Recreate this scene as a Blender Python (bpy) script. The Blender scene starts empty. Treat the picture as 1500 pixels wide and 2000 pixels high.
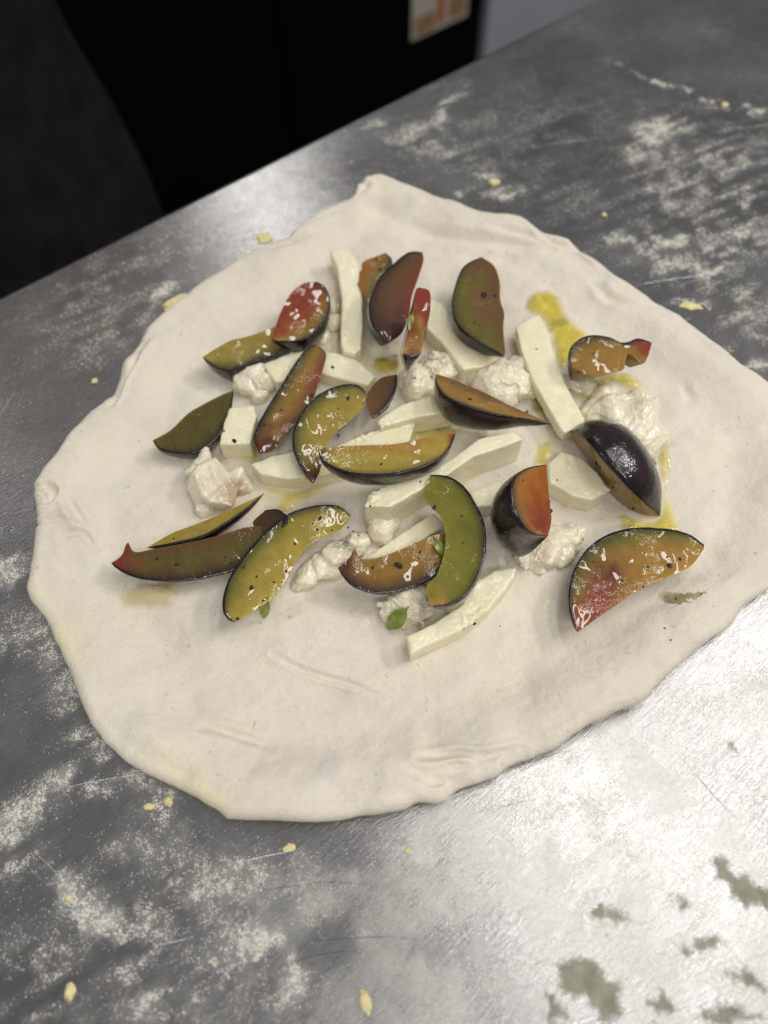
import bpy, bmesh, math, random
import numpy as np
from mathutils import Vector, Matrix, noise as mnoise
from mathutils.geometry import delaunay_2d_cdt

rng = np.random.default_rng(7)
random.seed(7)
S = bpy.context.scene
COL = S.collection

# ------------------------------------------------------------------ camera
CAM_H, PITCH, HALF = 0.30, math.radians(60), math.radians(34)
cam_data = bpy.data.cameras.new('camera')
cam = bpy.data.objects.new('camera', cam_data)
COL.objects.link(cam)
cam.location = (0, 0, CAM_H)
cam.rotation_euler = (math.pi / 2 - PITCH, 0, 0)
cam_data.sensor_fit = 'VERTICAL'
cam_data.sensor_height = 36
cam_data.lens = 18 / math.tan(HALF)
cam_data.clip_start = 0.01
cam_data.clip_end = 50
cam_data.dof.use_dof = True
cam_data.dof.focus_distance = 0.318
cam_data.dof.aperture_fstop = 5.2
S.camera = cam

# ------------------------------------------------------------------ room light
world = bpy.data.worlds.new('World')
S.world = world
world.use_nodes = True
wb = world.node_tree.nodes['Background']
wb.inputs[0].default_value = (0.93, 0.95, 1.0, 1)
wb.inputs[1].default_value = 0.19


def ceiling_or_fill_panel(name, loc, sx, sy, watts, rz=0, color=(1, 0.98, 0.95)):
    l = bpy.data.lights.new(name, 'AREA')
    l.shape = 'RECTANGLE'
    l.size, l.size_y = sx, sy
    l.energy = watts
    l.color = color
    o = bpy.data.objects.new(name, l)
    COL.objects.link(o)
    o.location = loc
    o.rotation_euler = (0, 0, rz)
    return o


for k in range(2):                                       # two rows of the fitting above the table
    ceiling_or_fill_panel('ceiling_or_fill_light', (0.40 + 0.52 * k, 0.36, 1.70), 0.10, 1.25, 5.4)
ceiling_or_fill_panel('ceiling_or_fill_light', (-0.45, 2.50, 1.70), 0.20, 0.9, 5.5, 0.1)
ceiling_or_fill_panel('ceiling_or_fill_light', (-1.10, 1.32, 1.70), 0.24, 0.30, 0.9, 0.3)
ceiling_or_fill_panel('ceiling_or_fill_light', (1.75, 0.75, 1.70), 0.30, 0.8, 22)
ceiling_or_fill_panel('ceiling_or_fill_light', (-2.3, -0.6, 1.70), 0.20, 1.25, 7)  # added fill lamp at far left, unseen, lightens the dough
ceiling_or_fill_panel('ceiling_or_fill_light', (0.2, -1.0, 1.70), 1.2, 0.2, 12)  # added fill lamp behind the camera, outside the steel's reflections

vs = S.view_settings
vs.view_transform = 'Standard'
vs.look = 'None'
vs.gamma = 1
vs.exposure = 0.22
vs.use_curve_mapping = False
S.render.engine = 'CYCLES'

# ------------------------------------------------------------------ helpers
FPX = 1000 / math.tan(HALF)
CF = np.array([0, math.cos(PITCH), -math.sin(PITCH)])
CU = np.array([0, math.sin(PITCH), math.cos(PITCH)])
CR = np.array([1.0, 0, 0])
CC = np.array([0, 0, CAM_H])
UPZ = np.array([0, 0, 1.0])


def sight(x, y):
    return CF + CR * (x - 750) / FPX + CU * (1000 - y) / FPX


def P(x, y, z=0.0):
    """survey of the photograph: the point at height z that is measured at (x, y)"""
    v = sight(x, y)
    return CC + v * ((z - CAM_H) / v[2])


def unit(v):
    return v / (np.linalg.norm(v) + 1e-12)


def lin(r, g, b):
    def c(u):
        u /= 255
        return u / 12.92 if u <= 0.04045 else ((u + 0.055) / 1.055) ** 2.4
    return np.array([c(r), c(g), c(b)])


def smooth(a, b, x):
    t = np.clip((x - a) / (b - a), 0, 1)
    return t * t * (3 - 2 * t)


def _h(ix, iy, seed):
    n = (ix.astype(np.int64) * 374761393 + iy.astype(np.int64) * 668265263 + seed * 1442695041) & 0x7fffffff
    n = ((n ^ (n >> 13)) * 1274126177) & 0x7fffffff
    return ((n ^ (n >> 16)) & 0xffff) / 65535.0


def vnoise(x, y, seed=0):
    ix, iy = np.floor(x), np.floor(y)
    fx, fy = x - ix, y - iy
    fx, fy = fx * fx * (3 - 2 * fx), fy * fy * (3 - 2 * fy)
    a, b = _h(ix, iy, seed), _h(ix + 1, iy, seed)
    c, d = _h(ix, iy + 1, seed), _h(ix + 1, iy + 1, seed)
    return (a + (b - a) * fx) * (1 - fy) + (c + (d - c) * fx) * fy


def fbm(x, y, seed=0, octaves=4):
    s, amp, tot = 0, 1, 0
    for k in range(octaves):
        s = s + amp * vnoise(x * 2 ** k + 17.3 * k, y * 2 ** k - 9.1 * k, seed + k)
        tot += amp
        amp *= 0.5
    return s / tot


def catmull(pts, n, closed=False):
    pts = np.array(pts, float)
    if closed:
        q = np.vstack([pts[-1], pts, pts[0], pts[1]])
    else:
        q = np.vstack([2 * pts[0] - pts[1], pts, 2 * pts[-1] - pts[-2]])
    out = []
    for i in range(1, len(q) - 2):
        p0, p1, p2, p3 = q[i - 1], q[i], q[i + 1], q[i + 2]
        for t in np.linspace(0, 1, 8, endpoint=False):
            out.append(0.5 * ((2 * p1) + (-p0 + p2) * t + (2 * p0 - 5 * p1 + 4 * p2 - p3) * t * t
                              + (-p0 + 3 * p1 - 3 * p2 + p3) * t ** 3))
    if not closed:
        out.append(pts[-1])
    else:
        out.append(out[0])
    out = np.array(out)
    L = np.concatenate([[0], np.cumsum(np.linalg.norm(np.diff(out, axis=0), axis=1))])
    s = np.linspace(0, L[-1], n, endpoint=not closed)
    return np.stack([np.interp(s, L, out[:, k]) for k in range(out.shape[1])], 1)


def mesh_np(name, verts, faces, material=None, sharp=None):
    """faces: (n,3) or (n,4) array, or list"""
    me = bpy.data.meshes.new(name)
    verts = np.ascontiguousarray(verts, dtype=np.float32)
    if isinstance(faces, np.ndarray):
        k = faces.shape[1]
        me.vertices.add(len(verts))
        me.vertices.foreach_set('co', verts.ravel())
        me.loops.add(faces.size)
        me.loops.foreach_set('vertex_index', faces.ravel().astype(np.int32))
        me.polygons.add(len(faces))
        me.polygons.foreach_set('loop_start', np.arange(0, faces.size, k, dtype=np.int32))
        me.polygons.foreach_set('loop_total', np.full(len(faces), k, dtype=np.int32))
        me.update(calc_edges=True)
        me.validate()
    else:
        me.from_pydata([tuple(v) for v in verts], [], faces)
        me.update()
    me.polygons.foreach_set('use_smooth', np.ones(len(me.polygons), dtype=bool))
    if sharp:
        me.set_sharp_from_angle(angle=math.radians(sharp))
    if material:
        me.materials.append(material)
    return me


def paint(me, cols, name='Col'):
    a = me.color_attributes.new(name, 'FLOAT_COLOR', 'POINT')
    c = np.ones((len(me.vertices), 4), np.float32)
    c[:, :3] = cols
    a.data.foreach_set('color', c.ravel())


def value(me, vals, name):
    a = me.attributes.new(name, 'FLOAT', 'POINT')
    a.data.foreach_set('value', np.ascontiguousarray(vals, dtype=np.float32))


def link(name, me, parent=None):
    o = bpy.data.objects.new(name, me)
    COL.objects.link(o)
    if parent is not None:
        o.parent = parent
        o.matrix_parent_inverse = Matrix.Translation(-Vector(parent.location))
    return o


def tag(o, label=None, cat=None, group=None, kind=None):
    if label:
        o['label'] = label
    if cat:
        o['category'] = cat
    if group:
        o['group'] = group
    if kind:
        o['kind'] = kind
    return o


def thing(name, label, cat, loc=(0, 0, 0), group=None):
    o = bpy.data.objects.new(name, None)
    o.empty_display_size = 0.01
    o.location = Vector([float(c) for c in loc])
    COL.objects.link(o)
    return tag(o, label, cat, group)


def grid_faces(n, m, wrap=False):
    """quads for an n x m vertex grid (row major), wrap joins the last column to the first"""
    i = np.arange(n - 1)[:, None]
    j = np.arange(m if wrap else m - 1)[None, :]
    j2 = (j + 1) % m
    return np.stack([i * m + j, i * m + j2, (i + 1) * m + j2, (i + 1) * m + j], -1).reshape(-1, 4)


def box_mesh(name, lo, hi, material, bevel=0.0, seg=2):
    bm = bmesh.new()
    bmesh.ops.create_cube(bm, size=1)
    for v in bm.verts:
        v.co = Vector([lo[k] + (v.co[k] + 0.5) * (hi[k] - lo[k]) for k in range(3)])
    if bevel:
        bmesh.ops.bevel(bm, geom=bm.edges[:], offset=bevel, segments=seg, profile=0.5, affect='EDGES')
    me = bpy.data.meshes.new(name)
    bm.to_mesh(me)
    bm.free()
    if material:
        me.materials.append(material)
    return me


# ------------------------------------------------------------------ materials
def new_mat(name):
    m = bpy.data.materials.new(name)
    m.use_nodes = True
    nt = m.node_tree
    return m, nt, nt.nodes['Principled BSDF'], nt.nodes['Material Output']


def nd(nt, kind, **kw):
    n = nt.nodes.new(kind)
    for k, v in kw.items():
        if k.startswith('i_'):
            key = k[2:]
            n.inputs[int(key) if key.isdigit() else key.replace('_', ' ')].default_value = v
        else:
            setattr(n, k, v)
    return n


def noise_node(nt, vec, scale, detail=3, rough=0.55, dist=0.0):
    n = nd(nt, 'ShaderNodeTexNoise')
    n.inputs['Scale'].default_value = scale
    n.inputs['Detail'].default_value = detail
    n.inputs['Roughness'].default_value = rough
    n.inputs['Distortion'].default_value = dist
    if vec is not None:
        nt.links.new(vec, n.inputs['Vector'])
    return n.outputs['Fac']


def ramp(nt, fac, stops):
    r = nd(nt, 'ShaderNodeValToRGB')
    cr = r.color_ramp
    while len(cr.elements) < len(stops):
        cr.elements.new(0.5)
    for e, (p, c) in zip(cr.elements, stops):
        e.position = p
        e.color = (*c, 1) if len(c) == 3 else c
    nt.links.new(fac, r.inputs[0])
    return r.outputs[0]


def gray(v):
    return (v, v, v)


def mathn(nt, op, a, b=None, c=None, clamp=False):
    n = nd(nt, 'ShaderNodeMath', operation=op, use_clamp=clamp)
    for k, v in enumerate((a, b, c)):
        if v is None:
            continue
        if isinstance(v, (int, float)):
            n.inputs[k].default_value = v
        else:
            nt.links.new(v, n.inputs[k])
    return n.outputs[0]


def mixc(nt, fac, a, b, mode='MIX'):
    n = nd(nt, 'ShaderNodeMix', data_type='RGBA', blend_type=mode)
    for sock, v in ((n.inputs[0], fac), (n.inputs[6], a), (n.inputs[7], b)):
        if isinstance(v, (int, float)):
            sock.default_value = v
        elif isinstance(v, (tuple, list, np.ndarray)):
            sock.default_value = (*[float(q) for q in v][:3], 1)
        else:
            nt.links.new(v, sock)
    return n.outputs[2]


def bump(nt, height, strength, dist, normal=None):
    b = nd(nt, 'ShaderNodeBump')
    b.inputs['Strength'].default_value = strength
    b.inputs['Distance'].default_value = dist
    nt.links.new(height, b.inputs['Height'])
    if normal is not None:
        nt.links.new(normal, b.inputs['Normal'])
    return b.outputs[0]


def geo_pos(nt):
    return nd(nt, 'ShaderNodeNewGeometry').outputs['Position']


def plain(name, col, rough=0.5, metal=0.0, noise_scale=40, var=0.15, bump_d=0.0, spec=0.5):
    m, nt, b, _ = new_mat(name)
    b.inputs['Specular IOR Level'].default_value = spec
    f = noise_node(nt, geo_pos(nt), noise_scale, 4)
    c = np.array(col)
    nt.links.new(ramp(nt, f, [(0.3, tuple(c * (1 - var))), (0.7, tuple(np.minimum(c * (1 + var), 1)))]), b.inputs['Base Color'])
    b.inputs['Roughness'].default_value = rough
    b.inputs['Metallic'].default_value = metal
    if bump_d:
        nt.links.new(bump(nt, noise_node(nt, geo_pos(nt), noise_scale * 12, 2), 0.6, bump_d), b.inputs['Normal'])
    return m


# table edge direction, surveyed on the far rim
E0, E1 = P(0, 570), P(1000, 75)
EDIR = unit(E1 - E0)
EPER = np.array([-EDIR[1], EDIR[0], 0.0])            # away from the camera
TROT = math.atan2(EDIR[1], EDIR[0])


def make_steel():
    m, nt, b, out = new_mat('brushed_steel')
    pos = geo_pos(nt)
    mp = nd(nt, 'ShaderNodeMapping')
    mp.inputs['Rotation'].default_value = (0, 0, -TROT)
    nt.links.new(pos, mp.inputs['Vector'])

    def stretched(sx, sy, rot=0.0):
        q = nd(nt, 'ShaderNodeMapping')
        q.inputs['Rotation'].default_value = (0, 0, rot)
        q.inputs['Scale'].default_value = (sx, sy, 1)
        r0 = nd(nt, 'ShaderNodeMapping')
        r0.inputs['Rotation'].default_value = (0, 0, rot)
        nt.links.new(mp.outputs[0], r0.inputs['Vector'])
        q.inputs['Rotation'].default_value = (0, 0, 0)
        nt.links.new(r0.outputs[0], q.inputs['Vector'])
        return q.outputs[0]
    brush = noise_node(nt, stretched(110, 1700), 1.0, 3, 0.6)
    brush2 = noise_node(nt, stretched(40, 900, 0.35), 1.0, 3, 0.6)
    worn = noise_node(nt, pos, 14, 5, 0.6, 0.6)
    # sparse long scratches in three directions
    scr = None
    for k, (sx, sy, rot, lo) in enumerate(((7, 420, 0.5, 0.70), (9, 380, -0.62, 0.71), (11, 500, 1.35, 0.72))):
        s = noise_node(nt, stretched(sx, sy, rot), 1.0, 1.5, 0.4, 0.35)
        s = ramp(nt, s, [(lo + 0.02, gray(0)), (lo + 0.05, gray(1))])
        scr = s if scr is None else mathn(nt, 'MAXIMUM', scr, s)
    height = mathn(nt, 'ADD', mathn(nt, 'MULTIPLY', brush, 0.6), mathn(nt, 'MULTIPLY', brush2, 0.5))
    height = mathn(nt, 'SUBTRACT', height, mathn(nt, 'MULTIPLY', scr, 0.5))
    nrm = bump(nt, height, 0.5, 0.00035)
    nt.links.new(nrm, b.inputs['Normal'])
    basec = ramp(nt, worn, [(0.3, tuple(lin(150, 148, 146))), (0.7, tuple(lin(184, 183, 181)))])
    basec = mixc(nt, mathn(nt, 'MULTIPLY', ramp(nt, brush, [(0.35, gray(1)), (0.6, gray(0))]), 0.45), basec, lin(119, 119, 118))  # micro shading of the brush lines painted into the base colour
    basec = mixc(nt, mathn(nt, 'MULTIPLY', scr, 0.35), basec, lin(225, 225, 226))
    nt.links.new(basec, b.inputs['Base Color'])
    b.inputs['Metallic'].default_value = 1
    ro = mathn(nt, 'ADD', mathn(nt, 'MULTIPLY', worn, 0.14), 0.18)
    nt.links.new(ro, b.inputs['Roughness'])
    b.inputs['Anisotropic'].default_value = 0.0
    # thin film of flour dust: a diffuse layer
    film = nd(nt, 'ShaderNodeAttribute', attribute_name='film').outputs['Fac']
    fine = noise_node(nt, pos, 1300, 3, 0.7)
    mid = noise_node(nt, pos, 110, 4, 0.65)
    fine = mathn(nt, 'ADD', mathn(nt, 'MULTIPLY', fine, 0.6), mathn(nt, 'MULTIPLY', mid, 0.6))
    cov = mathn(nt, 'MULTIPLY', film, ramp(nt, fine, [(0.42, gray(0.05)), (0.78, gray(1.0))]), clamp=True)
    dust = nd(nt, 'ShaderNodeBsdfDiffuse')
    dust.inputs['Color'].default_value = (*lin(222, 219, 208), 1)
    mx = nd(nt, 'ShaderNodeMixShader')
    nt.links.new(cov, mx.inputs[0])
    nt.links.new(b.outputs[0], mx.inputs[1])
    nt.links.new(dust.outputs[0], mx.inputs[2])
    nt.links.new(mx.outputs[0], out.inputs['Surface'])
    return m


def make_dough_mat():
    m, nt, b, _ = new_mat('raw_dough')
    pos = geo_pos(nt)
    big = noise_node(nt, pos, 26, 4, 0.6)
    fine = noise_node(nt, pos, 420, 4, 0.65)
    hair = noise_node(nt, pos, 1500, 2, 0.6)
    c = ramp(nt, big, [(0.28, tuple(lin(218, 208, 192))), (0.5, tuple(lin(228, 219, 202))), (0.75, tuple(lin(233, 225, 206)))])
    c = mixc(nt, mathn(nt, 'MULTIPLY', ramp(nt, fine, [(0.35, gray(1)), (0.55, gray(0))]), 0.16), c, lin(205, 194, 178))
    # tiny bran specks
    sp = noise_node(nt, pos, 330, 1, 0.4)
    c = mixc(nt, mathn(nt, 'MULTIPLY', ramp(nt, sp, [(0.735, gray(0)), (0.77, gray(1))]), 0.45), c, lin(176, 160, 136))
    # soft grey bruises where the steel shows through thin dough
    gr = noise_node(nt, pos, 45, 2, 0.4)
    c = mixc(nt, mathn(nt, 'MULTIPLY', ramp(nt, gr, [(0.64, gray(0)), (0.76, gray(1))]), 0.35), c, lin(196, 191, 188))
    yel = nd(nt, 'ShaderNodeAttribute', attribute_name='semolina').outputs['Fac']
    yn = mathn(nt, 'MULTIPLY', yel, ramp(nt, noise_node(nt, pos, 520, 3, 0.7), [(0.38, gray(0.1)), (0.62, gray(1))]), clamp=True)
    c = mixc(nt, yn, c, lin(236, 224, 172))
    wet = nd(nt, 'ShaderNodeAttribute', attribute_name='wet').outputs['Fac']
    c = mixc(nt, mathn(nt, 'MULTIPLY', wet, 0.6), c, lin(222, 208, 160))
    nt.links.new(c, b.inputs['Base Color'])
    nt.links.new(mathn(nt, 'SUBTRACT', 0.62, mathn(nt, 'MULTIPLY', wet, 0.35)), b.inputs['Roughness'])
    b.inputs['Specular IOR Level'].default_value = 0.3
    b.inputs['Subsurface Weight'].default_value = 0.25
    b.inputs['Subsurface Radius'].default_value = (1.0, 0.7, 0.4)
    b.inputs['Subsurface Scale'].default_value = 0.003
    h = mathn(nt, 'ADD', mathn(nt, 'MULTIPLY', fine, 1.0), mathn(nt, 'MULTIPLY', hair, 0.4))
    nt.links.new(bump(nt, h, 0.7, 0.0007), b.inputs['Normal'])
    return m


def make_flesh():
    m, nt, b, _ = new_mat('plum_flesh')
    pos = geo_pos(nt)
    col = nd(nt, 'ShaderNodeAttribute', attribute_name='Col').outputs['Color']
    tex = nd(nt, 'ShaderNodeAttribute', attribute_name='Fibre').outputs['Vector']
    mp = nd(nt, 'ShaderNodeMapping')
    mp.inputs['Scale'].default_value = (110, 3, 40)
    nt.links.new(tex, mp.inputs['Vector'])
    fib = noise_node(nt, mp.outputs[0], 1.0, 3, 0.6, 0.3)
    n1 = noise_node(nt, pos, 150, 4, 0.6, 0.4)
    n2 = noise_node(nt, pos, 800, 3, 0.6)
    c = mixc(nt, ramp(nt, n1, [(0.3, gray(0.3)), (0.65, gray(0.0))]), col, (0.060, 0.036, 0.010))
    c = mixc(nt, ramp(nt, fib, [(0.5, gray(0)), (0.8, gray(0.10))]), c, tuple(lin(206, 176, 84)))
    c = mixc(nt, ramp(nt, fib, [(0.25, gray(0.16)), (0.45, gray(0))]), c, (0.045, 0.022, 0.008))
    nt.links.new(c, b.inputs['Base Color'])
    b.inputs['Subsurface Weight'].default_value = 0.35
    b.inputs['Subsurface Radius'].default_value = (1.0, 0.75, 0.25)
    b.inputs['Subsurface Scale'].default_value = 0.0025
    b.inputs['Roughness'].default_value = 0.5
    b.inputs['Specular IOR Level'].default_value = 0.15
    b.inputs['Coat Weight'].default_value = 1.0
    b.inputs['Coat Roughness'].default_value = 0.025
    b.inputs['Coat IOR'].default_value = 1.45
    lump = noise_node(nt, pos, 120, 1, 0.4, 0.4)
    gran = noise_node(nt, pos, 620, 2, 0.5, 0.3)
    wide = noise_node(nt, pos, 60, 2)
    patch = ramp(nt, wide, [(0.50, gray(0.0)), (0.66, gray(1))])
    hh = mathn(nt, 'ADD', mathn(nt, 'MULTIPLY', lump, 0.34), mathn(nt, 'MULTIPLY', mathn(nt, 'MULTIPLY', gran, 0.34), patch))
    nt.links.new(bump(nt, n2, 0.35, 0.0004), b.inputs['Normal'])
    nt.links.new(bump(nt, hh, 1.0, 0.0015), b.inputs['Coat Normal'])
    return m


def make_skin():
    m, nt, b, _ = new_mat('plum_skin')
    pos = geo_pos(nt)
    n1 = noise_node(nt, pos, 120, 4, 0.6)
    n2 = noise_node(nt, pos, 420, 3, 0.6)
    c = ramp(nt, n1, [(0.3, (0.004, 0.002, 0.004)), (0.55, (0.010, 0.003, 0.005)), (0.75, (0.040, 0.005, 0.005))])
    bl = ramp(nt, n2, [(0.55, gray(0)), (0.8, gray(0.06))])
    c = mixc(nt, bl, c, (0.16, 0.15, 0.20))
    nt.links.new(c, b.inputs['Base Color'])
    b.inputs['Roughness'].default_value = 0.3
    b.inputs['Specular IOR Level'].default_value = 0.25
    b.inputs['Coat Weight'].default_value = 0.8
    b.inputs['Coat Roughness'].default_value = 0.05
    nt.links.new(bump(nt, n2, 0.25, 0.0003), b.inputs['Normal'])
    nt.links.new(bump(nt, noise_node(nt, pos, 260, 3), 1.0, 0.0007), b.inputs['Coat Normal'])
    return m


def make_cheese(name, base, dark, gloss, sss, veins=False):
    m, nt, b, _ = new_mat(name)
    pos = geo_pos(nt)
    n1 = noise_node(nt, pos, 90, 4, 0.6)
    n2 = noise_node(nt, pos, 900, 3, 0.6)
    c = ramp(nt, n1, [(0.3, tuple(dark)), (0.65, tuple(base))])
    if veins:
        v = nd(nt, 'ShaderNodeAttribute', attribute_name='vein').outputs['Fac']
        vn = mathn(nt, 'MULTIPLY', v, ramp(nt, noise_node(nt, pos, 300, 4, 0.7, 0.7), [(0.42, gray(0)), (0.62, gray(1))]), clamp=True)
        c = mixc(nt, vn, c, lin(146, 150, 140))
        r = nd(nt, 'ShaderNodeAttribute', attribute_name='rind').outputs['Fac']
        c = mixc(nt, mathn(nt, 'MULTIPLY', r, ramp(nt, n1, [(0.2, gray(0.7)), (0.6, gray(1))]), clamp=True), c, lin(196, 172, 140))
    nt.links.new(c, b.inputs['Base Color'])
    b.inputs['Roughness'].default_value = 0.42
    b.inputs['Subsurface Weight'].default_value = sss
    b.inputs['Subsurface Radius'].default_value = (1.0, 0.85, 0.6)
    b.inputs['Subsurface Scale'].default_value = 0.004
    b.inputs['Coat Weight'].default_value = gloss
    b.inputs['Coat Roughness'].default_value = 0.12
    nt.links.new(bump(nt, n2, 0.35, 0.0002), b.inputs['Normal'])
    nt.links.new(bump(nt, noise_node(nt, pos, 300, 2, 0.5, 0.4), 0.6, 0.0006), b.inputs['Coat Normal'])
    return m


def make_film(name, tint, gloss_rough=0.05):
    m, nt, b, out = new_mat(name)
    nt.nodes.remove(b)
    tr = nd(nt, 'ShaderNodeBsdfTransparent')
    a = nd(nt, 'ShaderNodeAttribute', attribute_name='depth').outputs['Fac']
    nt.links.new(mixc(nt, a, (1.0, 1.0, 1.0), tint), tr.inputs['Color'])
    gl = nd(nt, 'ShaderNodeBsdfGlossy')
    gl.inputs['Roughness'].default_value = gloss_rough
    pos = geo_pos(nt)
    nrm = bump(nt, noise_node(nt, pos, 200, 2, 0.5, 0.4), 0.6, 0.0008)
    nt.links.new(nrm, gl.inputs['Normal'])
    fr = nd(nt, 'ShaderNodeFresnel')
    fr.inputs['IOR'].default_value = 1.46
    nt.links.new(nrm, fr.inputs['Normal'])
    mx = nd(nt, 'ShaderNodeMixShader')
    nt.links.new(mathn(nt, 'MULTIPLY', fr.outputs[0], mathn(nt, 'MULTIPLY', a, 1.6, clamp=True)), mx.inputs[0])
    nt.links.new(tr.outputs[0], mx.inputs[1])
    nt.links.new(gl.outputs[0], mx.inputs[2])
    nt.links.new(mx.outputs[0], out.inputs['Surface'])
    return m


def make_flour():
    m, nt, b, _ = new_mat('flour')
    col = nd(nt, 'ShaderNodeAttribute', attribute_name='Col').outputs['Color']
    nt.links.new(col, b.inputs['Base Color'])
    b.inputs['Roughness'].default_value = 0.9
    b.inputs['Specular IOR Level'].default_value = 0.1
    return m


def make_leaf():
    m, nt, b, _ = new_mat('herb_leaf')
    pos = geo_pos(nt)
    c = ramp(nt, noise_node(nt, pos, 240, 4), [(0.3, tuple(lin(96, 112, 28))), (0.7, tuple(lin(156, 166, 62)))])
    nt.links.new(c, b.inputs['Base Color'])
    b.inputs['Roughness'].default_value = 0.35
    b.inputs['Coat Weight'].default_value = 0.8
    b.inputs['Coat Roughness'].default_value = 0.1
    b.inputs['Subsurface Weight'].default_value = 0.2
    b.inputs['Subsurface Scale'].default_value = 0.001
    return m


M_STEEL = make_steel()
M_DOUGH = make_dough_mat()
M_FLESH = make_flesh()
M_SKIN = make_skin()
M_MOZZ = make_cheese('mozzarella', lin(241, 234, 202), lin(233, 224, 184), 0.45, 0.45)
M_GORG = make_cheese('gorgonzola', lin(240, 232, 208), lin(230, 219, 186), 0.7, 0.5, veins=True)
M_OIL = make_film('olive_oil', (0.985, 0.93, 0.42))
M_JUICE = make_film('plum_juice', (0.985, 0.955, 0.80))
M_FLOUR = make_flour()
M_LEAF = make_leaf()
M_PEPPER = plain('cracked_pepper', (0.012, 0.010, 0.008), 0.5, 0, 900, 0.5)
def make_smear():
    m, nt, b, out = new_mat('dough_smear')
    pos = geo_pos(nt)
    c = ramp(nt, noise_node(nt, pos, 160, 4), [(0.3, tuple(lin(128, 126, 108))), (0.7, tuple(lin(170, 166, 142)))])
    nt.links.new(c, b.inputs['Base Color'])
    b.inputs['Roughness'].default_value = 0.7
    d = nd(nt, 'ShaderNodeAttribute', attribute_name='depth').outputs['Fac']
    k = mathn(nt, 'ADD', mathn(nt, 'MULTIPLY', d, 0.55), mathn(nt, 'MULTIPLY', noise_node(nt, pos, 420, 5, 0.8), 0.9))
    nt.links.new(ramp(nt, k, [(0.55, gray(0)), (0.86, gray(0.85))]), b.inputs['Alpha'])
    return m


M_SMEAR = make_smear()
M_CRUMB = plain('dough_crumb', lin(230, 216, 160), 0.7, 0, 300, 0.12, 0.0004)
M_BLACK = plain('black_cabinet', (0.0016, 0.0016, 0.0019), 0.6, 0, 20, 0.2, spec=0.08)
M_CLOTH = plain('black_cloth', (0.014, 0.014, 0.0165), 0.92, 0, 30, 0.3, 0.0006, spec=0.05)
M_ADDED_JACKET = plain('added_pale_jacket', lin(205, 205, 205), 0.8, 0, 30, 0.05)  # unseen pale jacket, added so the steel mirrors grey instead of black
M_FLOOR = plain('floor', (0.006, 0.006, 0.007), 0.6, 0, 20, 0.2, spec=0.1)
M_WALL = plain('painted_wall', lin(165, 165, 172), 0.7, 0, 8, 0.05)
M_PAPER = plain('paper', lin(178, 170, 160), 0.6, 0, 60, 0.06)
M_ORANGE = plain('print_orange', lin(170, 92, 30), 0.6, 0, 60, 0.15)
M_TAN = plain('print_tan', lin(150, 118, 78), 0.6, 0, 90, 0.3)
M_FACE = plain('skin_tone', lin(190, 140, 112), 0.55, 0, 60, 0.08)
M_HAIR = plain('dark_hair', (0.02, 0.014, 0.010), 0.6, 0, 90, 0.3)

# ------------------------------------------------------------------ table and room
TABLE_Z0 = -0.90                                        # the floor
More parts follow.
